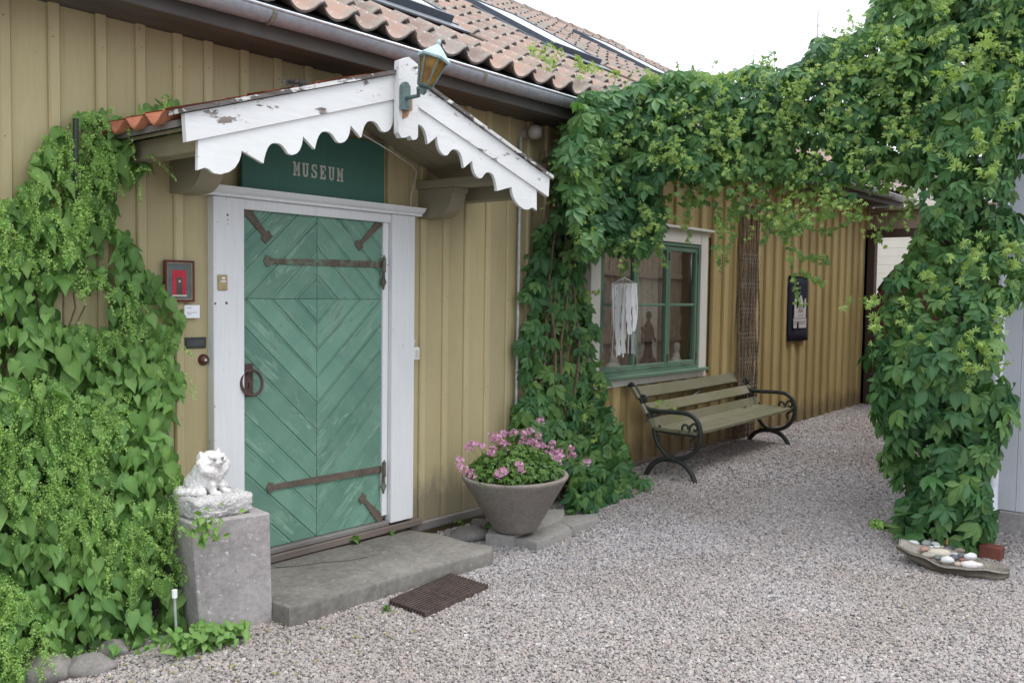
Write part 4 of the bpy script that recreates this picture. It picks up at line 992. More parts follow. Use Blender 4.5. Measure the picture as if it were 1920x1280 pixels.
CREEP = [creeper_t(k, (.9, 1.0, 1.1, .75)[k % 4], (.3, .5, .2)[k % 3], (.25, .21, .23)[k % 3]) for k in range(9)]
SHOOT = [creeper_t(20+k, 1.0, .0, .15) for k in range(4)]
SMALL = [small_t()]
def frames(N, out, up_bias, down_bias, jn=.45, jt=.5):
    """orthonormal frames: normal faces outward and up, tip hangs down and out. out: (N,3)"""
    n = out*1.0+np.array([0, 0, up_bias])+rng.normal(0, jn, (N, 3)); n /= np.linalg.norm(n, axis=1, keepdims=True)
    t = np.array([0, 0, -down_bias])+out*.25+rng.normal(0, jt, (N, 3)); t -= n*(t*n).sum(1, keepdims=True); t /= np.linalg.norm(t, axis=1, keepdims=True)
    b = np.cross(n, t); return np.stack([t, b, n], 2)       # columns
def bake_leaves(pos, Rm, size, tone, young, temps, name, mat, parent, kind='stuff'):
    V = []; Fl = []; C = []; o = 0
    which = rng.integers(0, len(temps), len(pos))
    for w, (tv, tf, vein) in enumerate(temps):
        ix = np.where(which == w)[0]
        if not len(ix): continue
        v = np.einsum('nij,kj->nki', Rm[ix], tv)*size[ix][:, None, None]+pos[ix][:, None, :]
        K = len(tv); f = np.array(tf)[None]+(np.arange(len(ix))*K)[:, None, None]+o
        V.append(v.reshape(-1, 3)); Fl.append(f.reshape(-1, 3)); o += K*len(ix)
        c = np.zeros((len(ix), K, 4), np.float32); c[..., 0] = tone[ix][:, None]; c[..., 1] = young[ix][:, None]; c[..., 2] = np.array(vein)[None]; c[..., 3] = 1
        C.append(c.reshape(-1, 4))
    off = np.array(WLOC[parent.name]) if parent else np.zeros(3)
    return raw_mesh(np.concatenate(V)-off, np.concatenate(Fl), np.concatenate(C), name, mat, parent, kind, True)
def raw_mesh(V, Fc, C, name, mat, parent, kind=None, sm=False):
    me = bpy.data.meshes.new(name); nv, nf = len(V), len(Fc); k = Fc.shape[1]
    me.vertices.add(nv); me.vertices.foreach_set('co', V.astype(np.float32).ravel())
    me.loops.add(nf*k); me.loops.foreach_set('vertex_index', Fc.astype(np.int32).ravel())
    me.polygons.add(nf); me.polygons.foreach_set('loop_start', np.arange(nf, dtype=np.int32)*k)
    me.polygons.foreach_set('loop_total', np.full(nf, k, np.int32))
    if sm: me.polygons.foreach_set('use_smooth', np.ones(nf, bool))
    me.update(calc_edges=True)
    a = me.color_attributes.new('tint', 'FLOAT_COLOR', 'POINT'); a.data.foreach_set('color', C.astype(np.float32).ravel())
    me.materials.append(mat)
    o = bpy.data.objects.new(name, me); COL.objects.link(o)
    if parent: o.parent = parent; WLOC[o.name] = WLOC[parent.name]
    if kind: o['kind'] = kind
    return o
def variant_meshes(temps, mat, tones, name='leaf'):
    out = []
    for (tv, tf, vein) in temps:
        for tn_, yg in tones:
            me = bpy.data.meshes.new(name); me.from_pydata([tuple(v) for v in tv], [], tf)
            a = me.color_attributes.new('tint', 'FLOAT_COLOR', 'POINT'); a.data.foreach_set('color', np.array([(tn_, yg, q, 1) for q in vein], np.float32).ravel())
            me.polygons.foreach_set('use_smooth', [True]*len(me.polygons)); me.materials.append(mat); out.append(me)
    return out
def place_leaves(pos, Rm, size, tone, young, temps, mat, parent, nind, pick, vmes):
    """the nind leaves nearest the viewer become parts of their own, the rest one mass"""
    order = np.argsort(pick); ind = order[:nind]; rest_ = order[nind:]
    for i in ind:
        M = Matrix.Identity(4)
        for a in range(3):
            for b in range(3): M[a][b] = Rm[i][a][b]*size[i]
            M[a][3] = pos[i][a]
        inst('leaf', vmes[rng.integers(0, len(vmes))], M, parent)
    bake_leaves(pos[rest_], Rm[rest_], size[rest_], tone[rest_], young[rest_], temps, 'foliage', mat, parent)

# planter foliage
N = 1500; r = np.sqrt(rng.uniform(0, 1, N))*.31; a = rng.uniform(0, 2*math.pi, N)
hgt = .34+(.22-.15*(r/.31)**2)*rng.uniform(0, 1, N)**.6
pos = np.stack([PC.x-.01+r*np.cos(a), PC.y+r*np.sin(a), PC.z+hgt], 1)
outd = np.stack([np.cos(a), np.sin(a), np.full(N, 1.)], 1)*.6
bake_leaves(pos, frames(N, outd, .5, -.2, .5, .8), rng.uniform(.025, .048, N), rng.uniform(0, 1, N), (rng.uniform(0, 1, N)*np.clip(.8-np.cos(a-2.9+6.28)*-.5, 0, 1))*.6, CREEP, 'foliage', PELG, fl)
fv = []
for k in range(5):
    mb = MB(); rr = random.Random(k)
    for j in range(16):
        d = Vector((rr.gauss(0, 1), rr.gauss(0, 1), rr.gauss(.4, .9))).normalized(); c = d*rr.uniform(.010, .026)
        for pth in range(4):
            t = pth*1.57+rr.random(); u = d.cross(Vector((.3, .5, .8))).normalized(); v = d.cross(u); e = (u*math.cos(t)+v*math.sin(t)); s_ = e.cross(d)
            L = rr.uniform(.009, .014); w_ = L*.45; tn_ = rr.random()
            mb.add([c, c+e*L*.6+s_*w_+d*.003, c+e*L+d*.004, c+e*L*.6-s_*w_+d*.003], [(0, 1, 2, 3)], (tn_, rr.random()*.5, 0))
    fv.append(mb.mesh('flower_head', PETAL, smoothf=True))
heads = [(880, 838), (893, 833), (861, 862), (863, 873), (885, 888), (943, 812), (963, 812), (929, 827), (941, 831), (920, 846), (935, 850), (948, 843), (958, 847), (955, 836), (983, 818), (994, 808), (975, 838), (990, 832), (1001, 829), (1013, 828), (1010, 836), (997, 826), (1013, 789), (1035, 831), (1037, 843), (1028, 853), (1047, 848), (1045, 866), (1031, 864), (1026, 862), (1071, 840), (1070, 857), (1101, 866), (973, 871), (977, 878), (936, 888), (883, 833), (905, 836), (1009, 817), (925, 846), (870, 880), (1025, 868), (1050, 855)]
heads += [(u+random.uniform(-14, 14), v+random.uniform(-9, 9)) for u, v in heads[5:36:2]]
for i, (u, v) in enumerate(heads):
    y = PC.y-.33+.55*max(0, min(1, (890-v)/60)) if 865 < u < 1050 else PC.y-.1
    p = Vector(onY(u, v, y+random.uniform(-.04, .04)))
    s = random.uniform(1.0, 1.35)
    inst('flower_head', fv[i % 5], Matrix.Translation(p) @ Matrix.Rotation(random.uniform(0, 6), 4, 'Z') @ Matrix.Scale(s, 4), fl)
    b = Vector((PC.x+(p.x-PC.x)*.6, PC.y+(p.y-PC.y)*.6, PC.z+.33))
    MB().tube([b, (b+p)/2+Vector((0, 0, .03)), p], .0018, 4).build('stem', STEMG, fl)

def slab(name, pts, z0, z1, label, cat, mat=SLABM, group=None):
    c = (sum(p[0] for p in pts)/len(pts), sum(p[1] for p in pts)/len(pts)); mb = MB(); P = lerp_poly(pts, 1); n = len(P)
    P = [(x+random.uniform(-.006, .006), y+random.uniform(-.006, .006)) for x, y in P]; vs = []
    for s_, z in ((1, z0), (1, z1-.012), (.975, z1-.002), (.93, z1)): vs += [(c[0]+(x-c[0])*s_, c[1]+(y-c[1])*s_, z+.004*noise.noise(Vector((x*7, y*7, z*3)))) for x, y in P]
    mb.add(vs, [(r*n+i, r*n+(i+1) % n, (r+1)*n+(i+1) % n, (r+1)*n+i) for r in range(3) for i in range(n)]+[tuple(3*n+i for i in range(n))])
    o = mb.at(name, mat, (c[0], c[1], z0)); tag(o, label, cat, group); shade_auto(o, 35); return o
g1 = [onZ(u, v, .055)[:2] for u, v in ((962, 1008), (1008, 1018), (1072, 992), (1062, 975), (1000, 990))]
slab('paving_stone', g1, -.03, .058, 'thick edge stone in front of the planter, nearest the gravel', 'paving stone')
g2 = [onZ(u, v, .06)[:2] for u, v in ((1071, 988), (1122, 972), (1122, 962), (1040, 968), (1050, 978))]
slab('paving_stone', g2, -.03, .062, 'flat stone right of the planter, at the foot of the creeper', 'paving stone')
g3 = [onZ(u, v, .07)[:2] for u, v in ((912, 1002), (962, 1006), (1055, 972), (1058, 955), (990, 955), (925, 975))]
slab('paving_stone', g3, -.03, .078, 'pale broad stone directly under the concrete planter', 'paving stone')
for (u, v, w, h, lab, sd, y) in ((880, 992, .16, .07, 'rounded boulder under the house wall left of the planter', 3, 3.97), (836, 1003, .11, .06, 'smaller rounded boulder by the wall near the step corner', 5, 3.92), (85, 1266, .13, .075, 'dark rounded boulder at the foot of the left vine', 8, None), (166, 1258, .10, .05, 'paler flat boulder beside the dark boulder under the vine', 9, None), (212, 1225, .07, .05, 'small boulder half hidden under the left vine', 12, None), (905, 972, .10, .05, 'dark boulder in shade behind the planter foot', 14, 4.1)):
    p = onZ(u, v, 0) if y is None else onY(u, v, y)
    o = MB().rock((p[0], p[1], .015), (w, w*.7, h), sd, 3, .22, sd).at('boulder', BOULD, (p[0], p[1], 0), True); tag(o, lab, 'boulder')

# ------------------------------------------------------------------ weeds
def weed(u, v, z, n, s, label, mat=PELG):
    p = onZ(u, v, z); t = thing('weed', tuple(p), label, 'weed')
    N = n; a = rng.uniform(0, 6.28, N); r_ = rng.uniform(0, .5, N)*s
    pos = np.stack([p[0]+r_*np.cos(a), p[1]+r_*np.sin(a), z+rng.uniform(.01, .7, N)*s], 1)
    outd = np.stack([np.cos(a), np.sin(a), np.full(N, .6)], 1)
    bake_leaves(pos, frames(N, outd, .8, 0, .3, .8), rng.uniform(.4, .75, N)*s, rng.uniform(.3, 1, N), rng.uniform(0, .6, N), [(HEART[0])], 'leaves', mat, t)
    MB().tube([(p[0], p[1], z-.01), (p[0]+.005, p[1], z+.5*s)], .002, 4).build('stem', STEMG, t)
weed(665, 1018, .097, 34, .055, 'small green weed sprouting behind the step, nearer the pillar')
weed(735, 1002, .097, 18, .04, 'tiny green weed sprouting at the right end of the threshold')
weed(918, 992, .05, 26, .06, 'green weed growing beside the foot of the planter')
weed(862, 985, .05, 16, .05, 'small weed among the boulders by the wall')
weed(722, 1143, .01, 18, .035, 'tiny green weed at the left corner of the grate')
weed(1648, 995, .0, 40, .10, 'pale green seedling in the gravel left of the right-hand creeper', FLOWG)

# ------------------------------------------------------------------ bench
A_ = math.radians(3.0); BO = Vector((6.60, 3.76, .075))
Mb = Matrix.Translation(BO) @ Matrix.Rotation(A_, 4, 'Z')
bench = thing('park_bench', tuple(BO), 'old park bench with mossy wooden slats and curly black iron ends', 'bench')
BLn = 2.24
def bp(x, y, z): return Mb @ Vector((x, -y, z))   # y: towards the yard
def iron(x):
    mb = MB()
    def cv(pts, r, seg=8):
        # smooth catmull curve
        out = []; P = [pts[0]]+pts+[pts[-1]]
        for i in range(1, len(P)-2):
            for k in range(6):
                t = k/6; p0, p1, p2, p3 = P[i-1], P[i], P[i+1], P[i+2]
                out.append(tuple(.5*((2*p1[j])+(-p0[j]+p2[j])*t+(2*p0[j]-5*p1[j]+4*p2[j]-p3[j])*t*t+(-p0[j]+3*p1[j]-3*p2[j]+p3[j])*t**3) for j in (0, 1)))
        out.append(pts[-1]); mb.tube([bp(x, a, b) for a, b in out], r, seg)
    # back upright with scroll top
    cv([(-.415, .765), (-.39, .785), (-.36, .765), (-.33, .72), (-.285, .64), (-.22, .53), (-.175, .45), (-.165, .38), (-.13, .30), (-.05, .215), (.02, .19)], .020)
    cv([(-.31, .69), (-.26, .69), (-.255, .66), (-.285, .65)], .016)
    # arm: from back, forward, round and down in a big loop to the legs' crossing
    cv([(-.275, .62), (-.22, .585), (-.12, .575), (.02, .58), (.14, .575), (.215, .53), (.25, .45), (.25, .37), (.22, .29), (.15, .225), (.06, .195), (-.02, .19)], .020)
    cv([(-.16, .575), (-.19, .55), (-.195, .50), (-.17, .46)], .010)
    # scrolls under the arm
    cv([(.235, .41), (.19, .40), (.13, .405), (.09, .44), (.10, .48), (.135, .48), (.14, .45)], .010)
    cv([(.14, .405), (.155, .43), (.16, .47), (.195, .50), (.225, .475), (.215, .445), (.19, .45)], .010)
    cv([(-.165, .43), (-.13, .42), (-.11, .44), (-.125, .46)], .009)
    # arched legs
    cv([(-.235, -.02), (-.225, .05), (-.17, .13), (-.09, .175), (0.0, .185)], .023)
    cv([(0.0, .185), (.08, .17), (.155, .12), (.205, .04), (.225, -.03)], .023)
    cv([(-.05, .19), (.03, .19)], .026)
    # seat rail
    cv([(-.17, .415), (0, .405), (.235, .405)], .013)
    cv([(-.16, .40), (-.12, .36), (-.12, .31)], .009); cv([(.22, .40), (.17, .36), (.19, .31)], .009)
    return mb
for x in (0.02, BLn-.02): iron(x).build('end_frame', BLACKI, bench, True)
def slat(y0, z0, y1, z1, th_, ov=.05):
    mb = MB(); d = Vector((0, y1-y0, z1-z0)); L = d.length; n_ = Vector((0, -(z1-z0), y1-y0))/L*th_
    def P(x, k, t): y = y0+(y1-y0)*k; z = z0+(z1-z0)*k; return bp(x, y+n_.y*t, z+n_.z*t)
    xs_ = [-ov+(BLn+2*ov)*i/6 for i in range(7)]; vs = []
    for x in xs_:
        sag = -.004*math.sin(math.pi*x/BLn)
        for k, t in ((0, .0), (.0, .8), (.06, 1), (.94, 1), (1, .8), (1, 0)): vs.append(P(x, k, t)+Vector((0, 0, sag)))
    mb.add(vs, [(i*6+k, i*6+(k+1) % 6, (i+1)*6+(k+1) % 6, (i+1)*6+k) for i in range(6) for k in range(6)]+[tuple(range(6)), tuple(36+k for k in range(6))])
    return mb
for y0, z0, y1, z1 in ((-.375, .755, -.315, .665), (-.285, .62, -.235, .54), (-.205, .505, -.17, .43)): slat(y0, z0, y1, z1, .026, .04).build('back_slat', BENCHW, bench)
for k in range(5):
    y = -.155+k*.078; slat(y, .418-.002*k, y+.068, .417-.002*k, .026, .0).build('seat_slat', BENCHW, bench)
mb = MB()
mb.tube([bp(.05, -.262, .48), bp(.9, -.30, .58), bp(1.7, -.37, .72)], .012, 5); mb.build('diagonal_brace', GREYW, bench)
wb = MB()
for k in range(9):
    t = k/8; c = bp(1.72+.16*t, -.10+.02*math.sin(t*7), .452)
    wb.tube([c, c+Vector((.03, .01*math.sin(k*3), .008))], .004, 4)
lf = wb.at('curled_leaf', plain('brown_dead_leaf', (.10, .075, .055), .8), tuple(bp(1.8, -.1, .45))); tag(lf, 'dried curled leaves lying on the far end of the bench seat', 'dead leaf')

# ------------------------------------------------------------------ wall hanging, dead stems under wire, macrame
tp = thing('wall_hanging', (10.25, D-.04, 1.12), 'narrow black textile banner with a pale woven tower hanging on the ochre wall', 'banner')
NAVY = plain('black_navy_cloth', (.008, .009, .022), .9, 0, .2, 60); WOV = paint_wood('woven_pale_cloth', (.58, .55, .52), (.45, .42, .40), grain=(1, 1, 40), var=0, bs=.5)
mb = MB(); tx0, tx1, tz0, tz1 = 9.97, 10.53, 1.12, 1.86; vs = []
for i in range(9):
    for k in range(9):
        x = tx0+(tx1-tx0)*i/8; z = tz0+(tz1-tz0)*k/8; vs.append((x, D-.05-.008*math.sin(x*9+z*2)-.01*(1-k/8), z+.004*math.sin(i)))
mb.add(vs, [(i*9+k, (i+1)*9+k, (i+1)*9+k+1, i*9+k+1) for i in range(8) for k in range(8)]); o = mb.build('cloth', NAVY, tp, True)
sd_ = o.modifiers.new('s', 'SOLIDIFY'); sd_.thickness = .006
TW = [(.13, .19), (.30, .19), (.30, .24), (.34, .30), (.38, .30), (.42, .24), (.43, .19), (.84, .19), (.84, .345), (.80, .345), (.80, .65), (.76, .67), (.72, .65), (.72, .52), (.65, .50), (.63, .54), (.63, .62), (.58, .66), (.54, .71), (.53, .72), (.50, .71), (.44, .68), (.40, .62), (.38, .54), (.34, .50), (.26, .52), (.25, .65), (.20, .67), (.15, .65), (.15, .345), (.11, .345)]
MB().prism([(tx0+(tx1-tx0)*(a*.92+.08), tz0+(tz1-tz0)*(b*.97+.02)) for a, b in TW], (0, D-.066, 0), (1, 0, 0), (0, 0, 1), (0, -.006, 0)).build('tower_motif', WOV, tp)
mb = MB(); TH = plain('dark_thread', (.08, .08, .10), .9)
def tl_(a, b, w_, h_): X = tx0+(tx1-tx0)*(a*.92+.08); Z = tz0+(tz1-tz0)*(b*.97+.02); mb.box((X, D-.0745, Z), (X+w_, D-.072, Z+h_))
for z_ in (.345, .29, .26): tl_(.15, z_, .32, .004)
tl_(.39, .555, .13, .009)
for k in range(6): tl_(.37+k*.045, .44+.012*(k % 2), .008, .03); tl_(.36+k*.05, .38+.01*(k % 3), .012, .008)
for k in range(5): tl_(.38+k*.055, .50, .006, .022)
mb.build('dark_stitching', TH, tp)
MB().tube([(tx0-.01, D-.055, tz1+.005), (tx1+.01, D-.055, tz1+.005)], .008, 6).build('hanging_rod', NAVY, tp)
tw = thing('netted_dry_stems', (8.9, D-.05, .17), 'bundle of dry brown climber stems behind chicken wire on the ochre wall', 'dry climber')
for k in range(17):
    x0_ = 8.68+.027*k+random.uniform(-.012, .012); ph = random.random()*6; am = random.uniform(.01, .03)
    MB().tube([(x0_+am*math.sin(z*random.uniform(2.2, 2.6)+ph), D-.055-.03*math.sin(k*1.9+z*2)**2, z) for z in [.15+.22*j for j in range(12)]], random.uniform(.009, .017), 5).build('stem', plain('dry_stem_%d' % k, (.19+.02*(k % 3), .135+.012*(k % 3), .085), .95, 0, .45, 25, .6), tw)
mb = MB(); hx = .05
for i in range(9):
    for j in range(44):
        x = 8.66+i*hx+(j % 2)*hx/2; z = .2+j*hx*.86
        if z > 2.6: break
        for dx, dz in ((hx/2, hx*.43), (-hx/2, hx*.43), (0, hx*.43)):
            if dx: mb.tube([(x, D-.10, z), (x+dx, D-.10-.008*math.sin(j), z+dz)], .0016, 3, False)
            else: mb.tube([(x, D-.10, z-hx*.43), (x, D-.10, z)], .0016, 3, False)
o = mb.build('chicken_wire', plain('wire', (.34, .32, .29), .5, .5), tw); o['kind'] = 'stuff'
mc = thing('macrame_hanging', tuple(onY(1172, 525, D-.16)), 'white lace and macrame wind hanging in front of the window', 'wind hanging')
LACE = plain('white_lace', (.78, .78, .78), .9, 0, .1, 60, .8)
YM = D-.16; c = Vector(onY(1171, 532, YM)); rr_ = .105
mb = MB(); mb.tube([(c.x+rr_*math.cos(t), c.y+rr_*math.sin(t), c.z) for t in [2*math.pi*k/20 for k in range(21)]], .004, 5, False)
ap = c+Vector((0, 0, .055))
for k in range(6): t = math.pi/3*k+.3; mb.tube([(c.x+rr_*math.cos(t), c.y+rr_*math.sin(t), c.z), ap], .0018, 4)
mb.tube([ap, ap+Vector((.0, 0, .42))], .001, 4); mb.build('hoop', LACE, mc, True)
for k in range(14):
    t = 2*math.pi*k/14+.1; x = c.x+rr_*math.cos(t); y = c.y+rr_*math.sin(t); fx = (x-c.x)/rr_
    L = {0: .40}.get(k, .30+.30*abs(math.sin(k*2.4))); w_ = .030
    if -.2 < fx < .4: L = .42-.25*abs(fx)
    if fx > .6: L = .58
    if fx < -.75: L = .6
    tx_, ty_ = -math.sin(t), math.cos(t); vs = []; m_ = 12
    wid = w_ if -.7 < fx < .95 else .008
    for j in range(m_+1):
        q_ = j/m_; z = c.z-L*q_; ww = wid*(1-.35*q_)*(1+.25*math.sin(j*2.2+k)); ox = .012*math.sin(q_*5+k); 
        vs += [(x+tx_*ww/1+ox, y+ty_*ww, z), (x-tx_*ww+ox, y-ty_*ww, z)]
    MB().add(vs, [(2*j, 2*j+1, 2*j+3, 2*j+2) for j in range(m_)]).build('lace_strip', LACE, mc)
# figures behind the window
BRZ = plain('dark_bronze', (.012, .012, .012), .35, .3); PLA = plain('white_plaster', (.78, .75, .70), .8)
def figure(u, v, Y, h, mat, name, label, kind):
    p = Vector(onY(u, v, Y)); p.z = .93; t = thing(name, tuple(p), label, 'figurine'); mb = MB(); k = h
    def e(x, y, z, a, b, c_, **kw): ell(mb, p+Vector((x*k, y*k, z*k)), (a*k, b*k, c_*k), **kw)
    if kind == 'stand':
        e(0, 0, .05, .16, .16, .06); e(-.03, 0, .25, .05, .055, .2); e(.05, 0, .25, .05, .055, .2); e(0, 0, .46, .09, .07, .1); e(0, 0, .62, .10, .07, .14); e(0, 0, .76, .03, .03, .05); e(.01, 0, .85, .05, .055, .07)
        e(-.14, 0, .63, .10, .03, .035, ry=.6); e(-.17, 0, .5, .03, .03, .10); e(.13, 0, .62, .035, .03, .12, ry=-.3); e(.19, 0, .48, .09, .03, .03, ry=.8); e(.05, .02, .14, .2, .1, .09)
    else:
        e(0, 0, .18, .32, .2, .18); e(0, 0, .38, .16, .13, .16); e(0, 0, .56, .07, .07, .1); e(.0, 0, .72, .12, .13, .16); e(-.22, 0, .12, .25, .14, .1)
    remesh_obj(mb, 'body', mat, .012*h/.5, t, 4); return t
figure(1214, 680, D+.13, .60, BRZ, 'bronze_figurine', 'dark bronze standing figure behind the centre window pane', 'stand')
figure(1150, 680, D+.14, .30, PLA, 'plaster_bust', 'pale plaster bust low behind the left window pane', 'bust')
figure(1268, 680, D+.14, .28, PLA, 'plaster_bust', 'small pale bust low behind the right window pane', 'bust')
cl = MB(); x0c = onY(1200, 600, D+.24)[0]; x1c = onY(1226, 600, D+.24)[0]; vs = []
for i in range(17):
    for k in range(2): x = x0c-.1+(x1c-x0c+.22)*i/16; vs.append((x, D+.26+.015*math.sin(i*1.7), .935+1.1*k))
cl.add(vs, [(2*i, 2*i+2, 2*i+3, 2*i+1) for i in range(16)]); o = cl.at('curtain', PLA, (x0c, D+.26, .93), True); tag(o, 'pale curtain hanging behind the bronze figure in the window', 'curtain')

# ------------------------------------------------------------------ stone dish and pebbles
dc = Vector(onZ(1785, 1052, .02)); dax = math.radians(-38)
ds = MB(); U_, V_ = 14, 9; vs = []
e0 = Vector(onZ(1683, 1014, .125)); e1 = Vector(onZ(1893, 1066, .075)); axd = (e1-e0); Ld = axd.length; axd.normalize(); crs = Vector((-axd.y, axd.x, 0)).normalized()
def dish(u, v, t=0):
    # u 0..1 along, v -1..1 across
    hw = .165*(math.sin(math.pi*min(1, max(0, u*.93+.055)))**.85)*(1+.06*math.sin(u*9)); p = e0.lerp(e1, u)+crs*(v*hw)
    dep = .105*math.sin(math.pi*(.06+.88*u))**.6
    z = p.z+.008*math.sin(u*13+2*v)-.02*math.sin(math.pi*u)-dep*(1-v*v)+.004*math.sin(u*30*(1+.2*v)) + (0 if v > 0 else -.0)
    return Vector((p.x, p.y, max(z, .012)-t))
for i in range(U_*2+1):
    for k in range(V_): vs.append(dish(i/(U_*2), -1+2*k/(V_-1)))
n1 = len(vs)
for i in range(U_*2+1):
    for k in range(V_): vs.append(dish(i/(U_*2), (-1+2*k/(V_-1))*.975, .011))
nU = U_*2+1; fs = []
for i in range(nU-1):
    for k in range(V_-1):
        a = i*V_+k; fs += [(a, a+V_, a+V_+1, a+1), (n1+a, n1+a+1, n1+a+V_+1, n1+a+V_)]
    for k in (0, V_-1): a = i*V_+k; fs.append((a, a+V_, n1+a+V_, n1+a))
for i in (0, nU-1):
    for k in range(V_-1): a = i*V_+k; fs.append((a, a+1, n1+a+1, n1+a))
ds.add(vs, fs)
DISH = rocky('grey_leaf_stone', [(.3, (.20, .18, .15)), (.5, (.29, .26, .22)), (.7, (.38, .345, .30))], 7, .85, .6)
do = ds.at('stone_dish', DISH, tuple(dc), True); tag(do, 'long leaf-shaped grey stone dish filled with pebbles on the gravel', 'dish')
peb = [(1710, 1018, .030, .62, 'white'), (1719, 1024, .024, .6, 'white'), (1737, 1018, .034, .33, 'grey'), (1733, 1029, .030, (.42, .25, .22), 'pink'), (1744, 1026, .020, .62, 'white'), (1754, 1019, .024, .6, 'white'), (1766, 1016, .030, (.42, .24, .11), 'orange brown'), (1758, 1025, .024, .55, 'white'), (1766, 1026, .020, (.34, .31, .24), 'beige'), (1779, 1028, .036, (.07, .065, .075), 'dark grey'), (1762, 1037, .050, (.52, .47, .38), 'cream'), (1742, 1041, .032, (.33, .31, .25), 'beige'), (1799, 1032, .032, (.20, .16, .13), 'brown'), (1790, 1039, .022, .45, 'pale grey'), (1758, 1045, .026, (.14, .16, .155), 'dark green grey'), (1776, 1049, .038, .66, 'white'), (1789, 1045, .032, (.10, .105, .13), 'blue grey'), (1803, 1041, .028, (.11, .11, .12), 'slate grey'), (1803, 1049, .020, (.27, .13, .10), 'reddish brown'), (1819, 1043, .038, .66, 'white'), (1796, 1057, .024, (.42, .35, .27), 'tan'), (1820, 1058, .040, (.64, .60, .58), 'pinkish white'), (1745, 1013, .026, .22, 'grey')]
where = ['at the left tip of the pile', 'second from the left tip', 'long one at the back left', 'squarish one near the left', 'small one beside the pink stone', 'middle of the back row', 'back row by the shard', 'centre left under the back row', 'centre just left of the dark stone', 'large one in the back right', 'longest one across the middle', 'thin one at the front left edge', 'upper right beside the dark stone', 'small one in the centre right', 'front edge left of the big white stone', 'large rough one at the front', 'blocky one right of the rough white stone', 'right side below the brown stone', 'small one at the right centre', 'large one at the right end', 'small round one at the front edge', 'long one at the front right end', 'low one hidden at the back']
for i, ((u, v, s, c, nm), wh) in enumerate(zip(peb, where)):
    p = Vector(onZ(u, v, .082)); s *= 1.07; col = (c, c, c*.99) if isinstance(c, float) else c
    m_ = plain('pebble_%s_%d' % (nm.replace(' ', '_'), i), col, .55, 0, .15, 30)
    el = 1.5 if nm in ('cream', 'pinkish white') or i in (0, 11) else 1.1
    o = MB().rock(p, (s*.95*el, s*.72, s*.55), i+31, 2, .2, dax+random.uniform(-.5, .5)).at('pebble', m_, tuple(p), True); tag(o, '%s pebble in the stone dish, %s' % (nm, wh), 'pebble', 'pebbles in the stone dish')
o = MB().prism([(0, 0), (.045, .0), (.012, .05)], Vector(onZ(1775, 1020, .09)), (.8, -.5, 0), (0, .15, 1), (.004, .006, 0)).at('clay_shard', rocky('orange_shard', [(.3, (.40, .18, .05)), (.7, (.5, .26, .1))], 10), tuple(onZ(1775, 1020, .09))); tag(o, 'orange pointed clay shard standing behind the pebbles in the dish', 'shard')

# ------------------------------------------------------------------ white building, downpipe, gate, far house
wh = thing('white_building', (7.0, 1.4, 0), 'white painted building end wall behind the right-hand creeper', 'building')
WB = paint_wood('white_wall_boards', (.66, .68, .72), (.55, .57, .61), wear=(.35, .33, .32), wear_amt=.74, var=.06)
WOB = paint_wood('brown_alley_boards', (.60, .47, .35), (.50, .38, .28), var=.15)
bx_ = MB(); bx_.box((7.02, -5, -.2), (12.9, 1.38, 3.6)); bx_.build('wall', WB, wh)
y = 1.43; k = 0
while y > -1.4:
    MB().box((6.995, y-.149, .16), (7.02, y-.001, 3.6), bev=.002).build('board', WB, wh); y -= .15
x = 7.03
while x < 12.8:
    MB().box((x, 1.385, .1), (x+.16, 1.41, 3.6), bev=.002).build('alley_board', WOB, wh); MB().box((x-.02, 1.41, .1), (x+.03, 1.43, 3.6), bev=.002).build('alley_batten', WOB, wh); x += .165
for z in (.95, 1.9): MB().box((7.5, 1.43, z), (12.8, 1.46, z+.07)).build('alley_rail', WOB, wh)
MB().box((6.97, -5, .0), (7.02, 1.44, .155), bev=.006).build('plinth', CONC, wh)
MB().box((6.7, -5, 3.6), (13.1, 1.7, 3.68)).build('roof_edge', DARKM, wh)
OTD = plain('dull_red_clay', (.17, .055, .04), .8)
dp = thing('white_downpipe', (6.93, 1.48, .0), 'white downpipe at the corner behind the right-hand creeper', 'downpipe')
WP = plain('white_pipe', (.72, .74, .80), .35, 0, .05)
MB().tube([(6.93, 1.42, 3.5), (6.93, 1.42, .34), (6.91, 1.415, .24), (6.80, 1.39, .17), (6.70, 1.37, .13)], .042, 16).build('pipe', WP, dp, True)
for z in (.55, 1.6, 2.7): MB().lathe([(.047, 0), (.047, .03)], (6.93, 1.42, z), 16).build('pipe_clip', WP, dp)
q = onZ(1843, 1048, 0); 
tb = MB().box((q[0]+.01, q[1]-.10, -.01), (q[0]+.10, q[1]+.03, .085), bev=.005).at('clay_drain_box', OTD, tuple(q)); tag(tb, 'reddish clay drain box under the white downpipe behind the dish', 'drain box')
mb = MB(); a = Vector(onZ(1838, 985, .2)); 
gtp = thing('timber_gate', (12.7, 2.8, .1), 'dark brown arched timber gate closing the far end of the alley', 'gate')
DB = paint_wood('dark_brown_gate_wood', (.075, .045, .035), (.05, .03, .025)); RBr = paint_wood('red_brown_gate_boards', (.12, .045, .035), (.085, .03, .025)); TAN = paint_wood('tan_lintel_boards', (.33, .26, .18), (.26, .20, .13))
MB().box((12.62, 4.125, .0), (12.74, D+.1, 2.45), bev=.004).build('post', DB, gtp); MB().box((12.62, 1.43, .0), (12.74, 1.55, 2.45), bev=.004).build('post', DB, gtp)
MB().box((12.60, 1.43, 2.452), (12.74, D-.01, 2.56), bev=.004).build('lintel', DB, gtp)
y = 1.45
while y < D-.1: MB().box((12.64, y, 2.562), (12.67, min(y+.118, D-.045), 2.80), bev=.002).build('lintel_board', TAN, gtp); y += .12
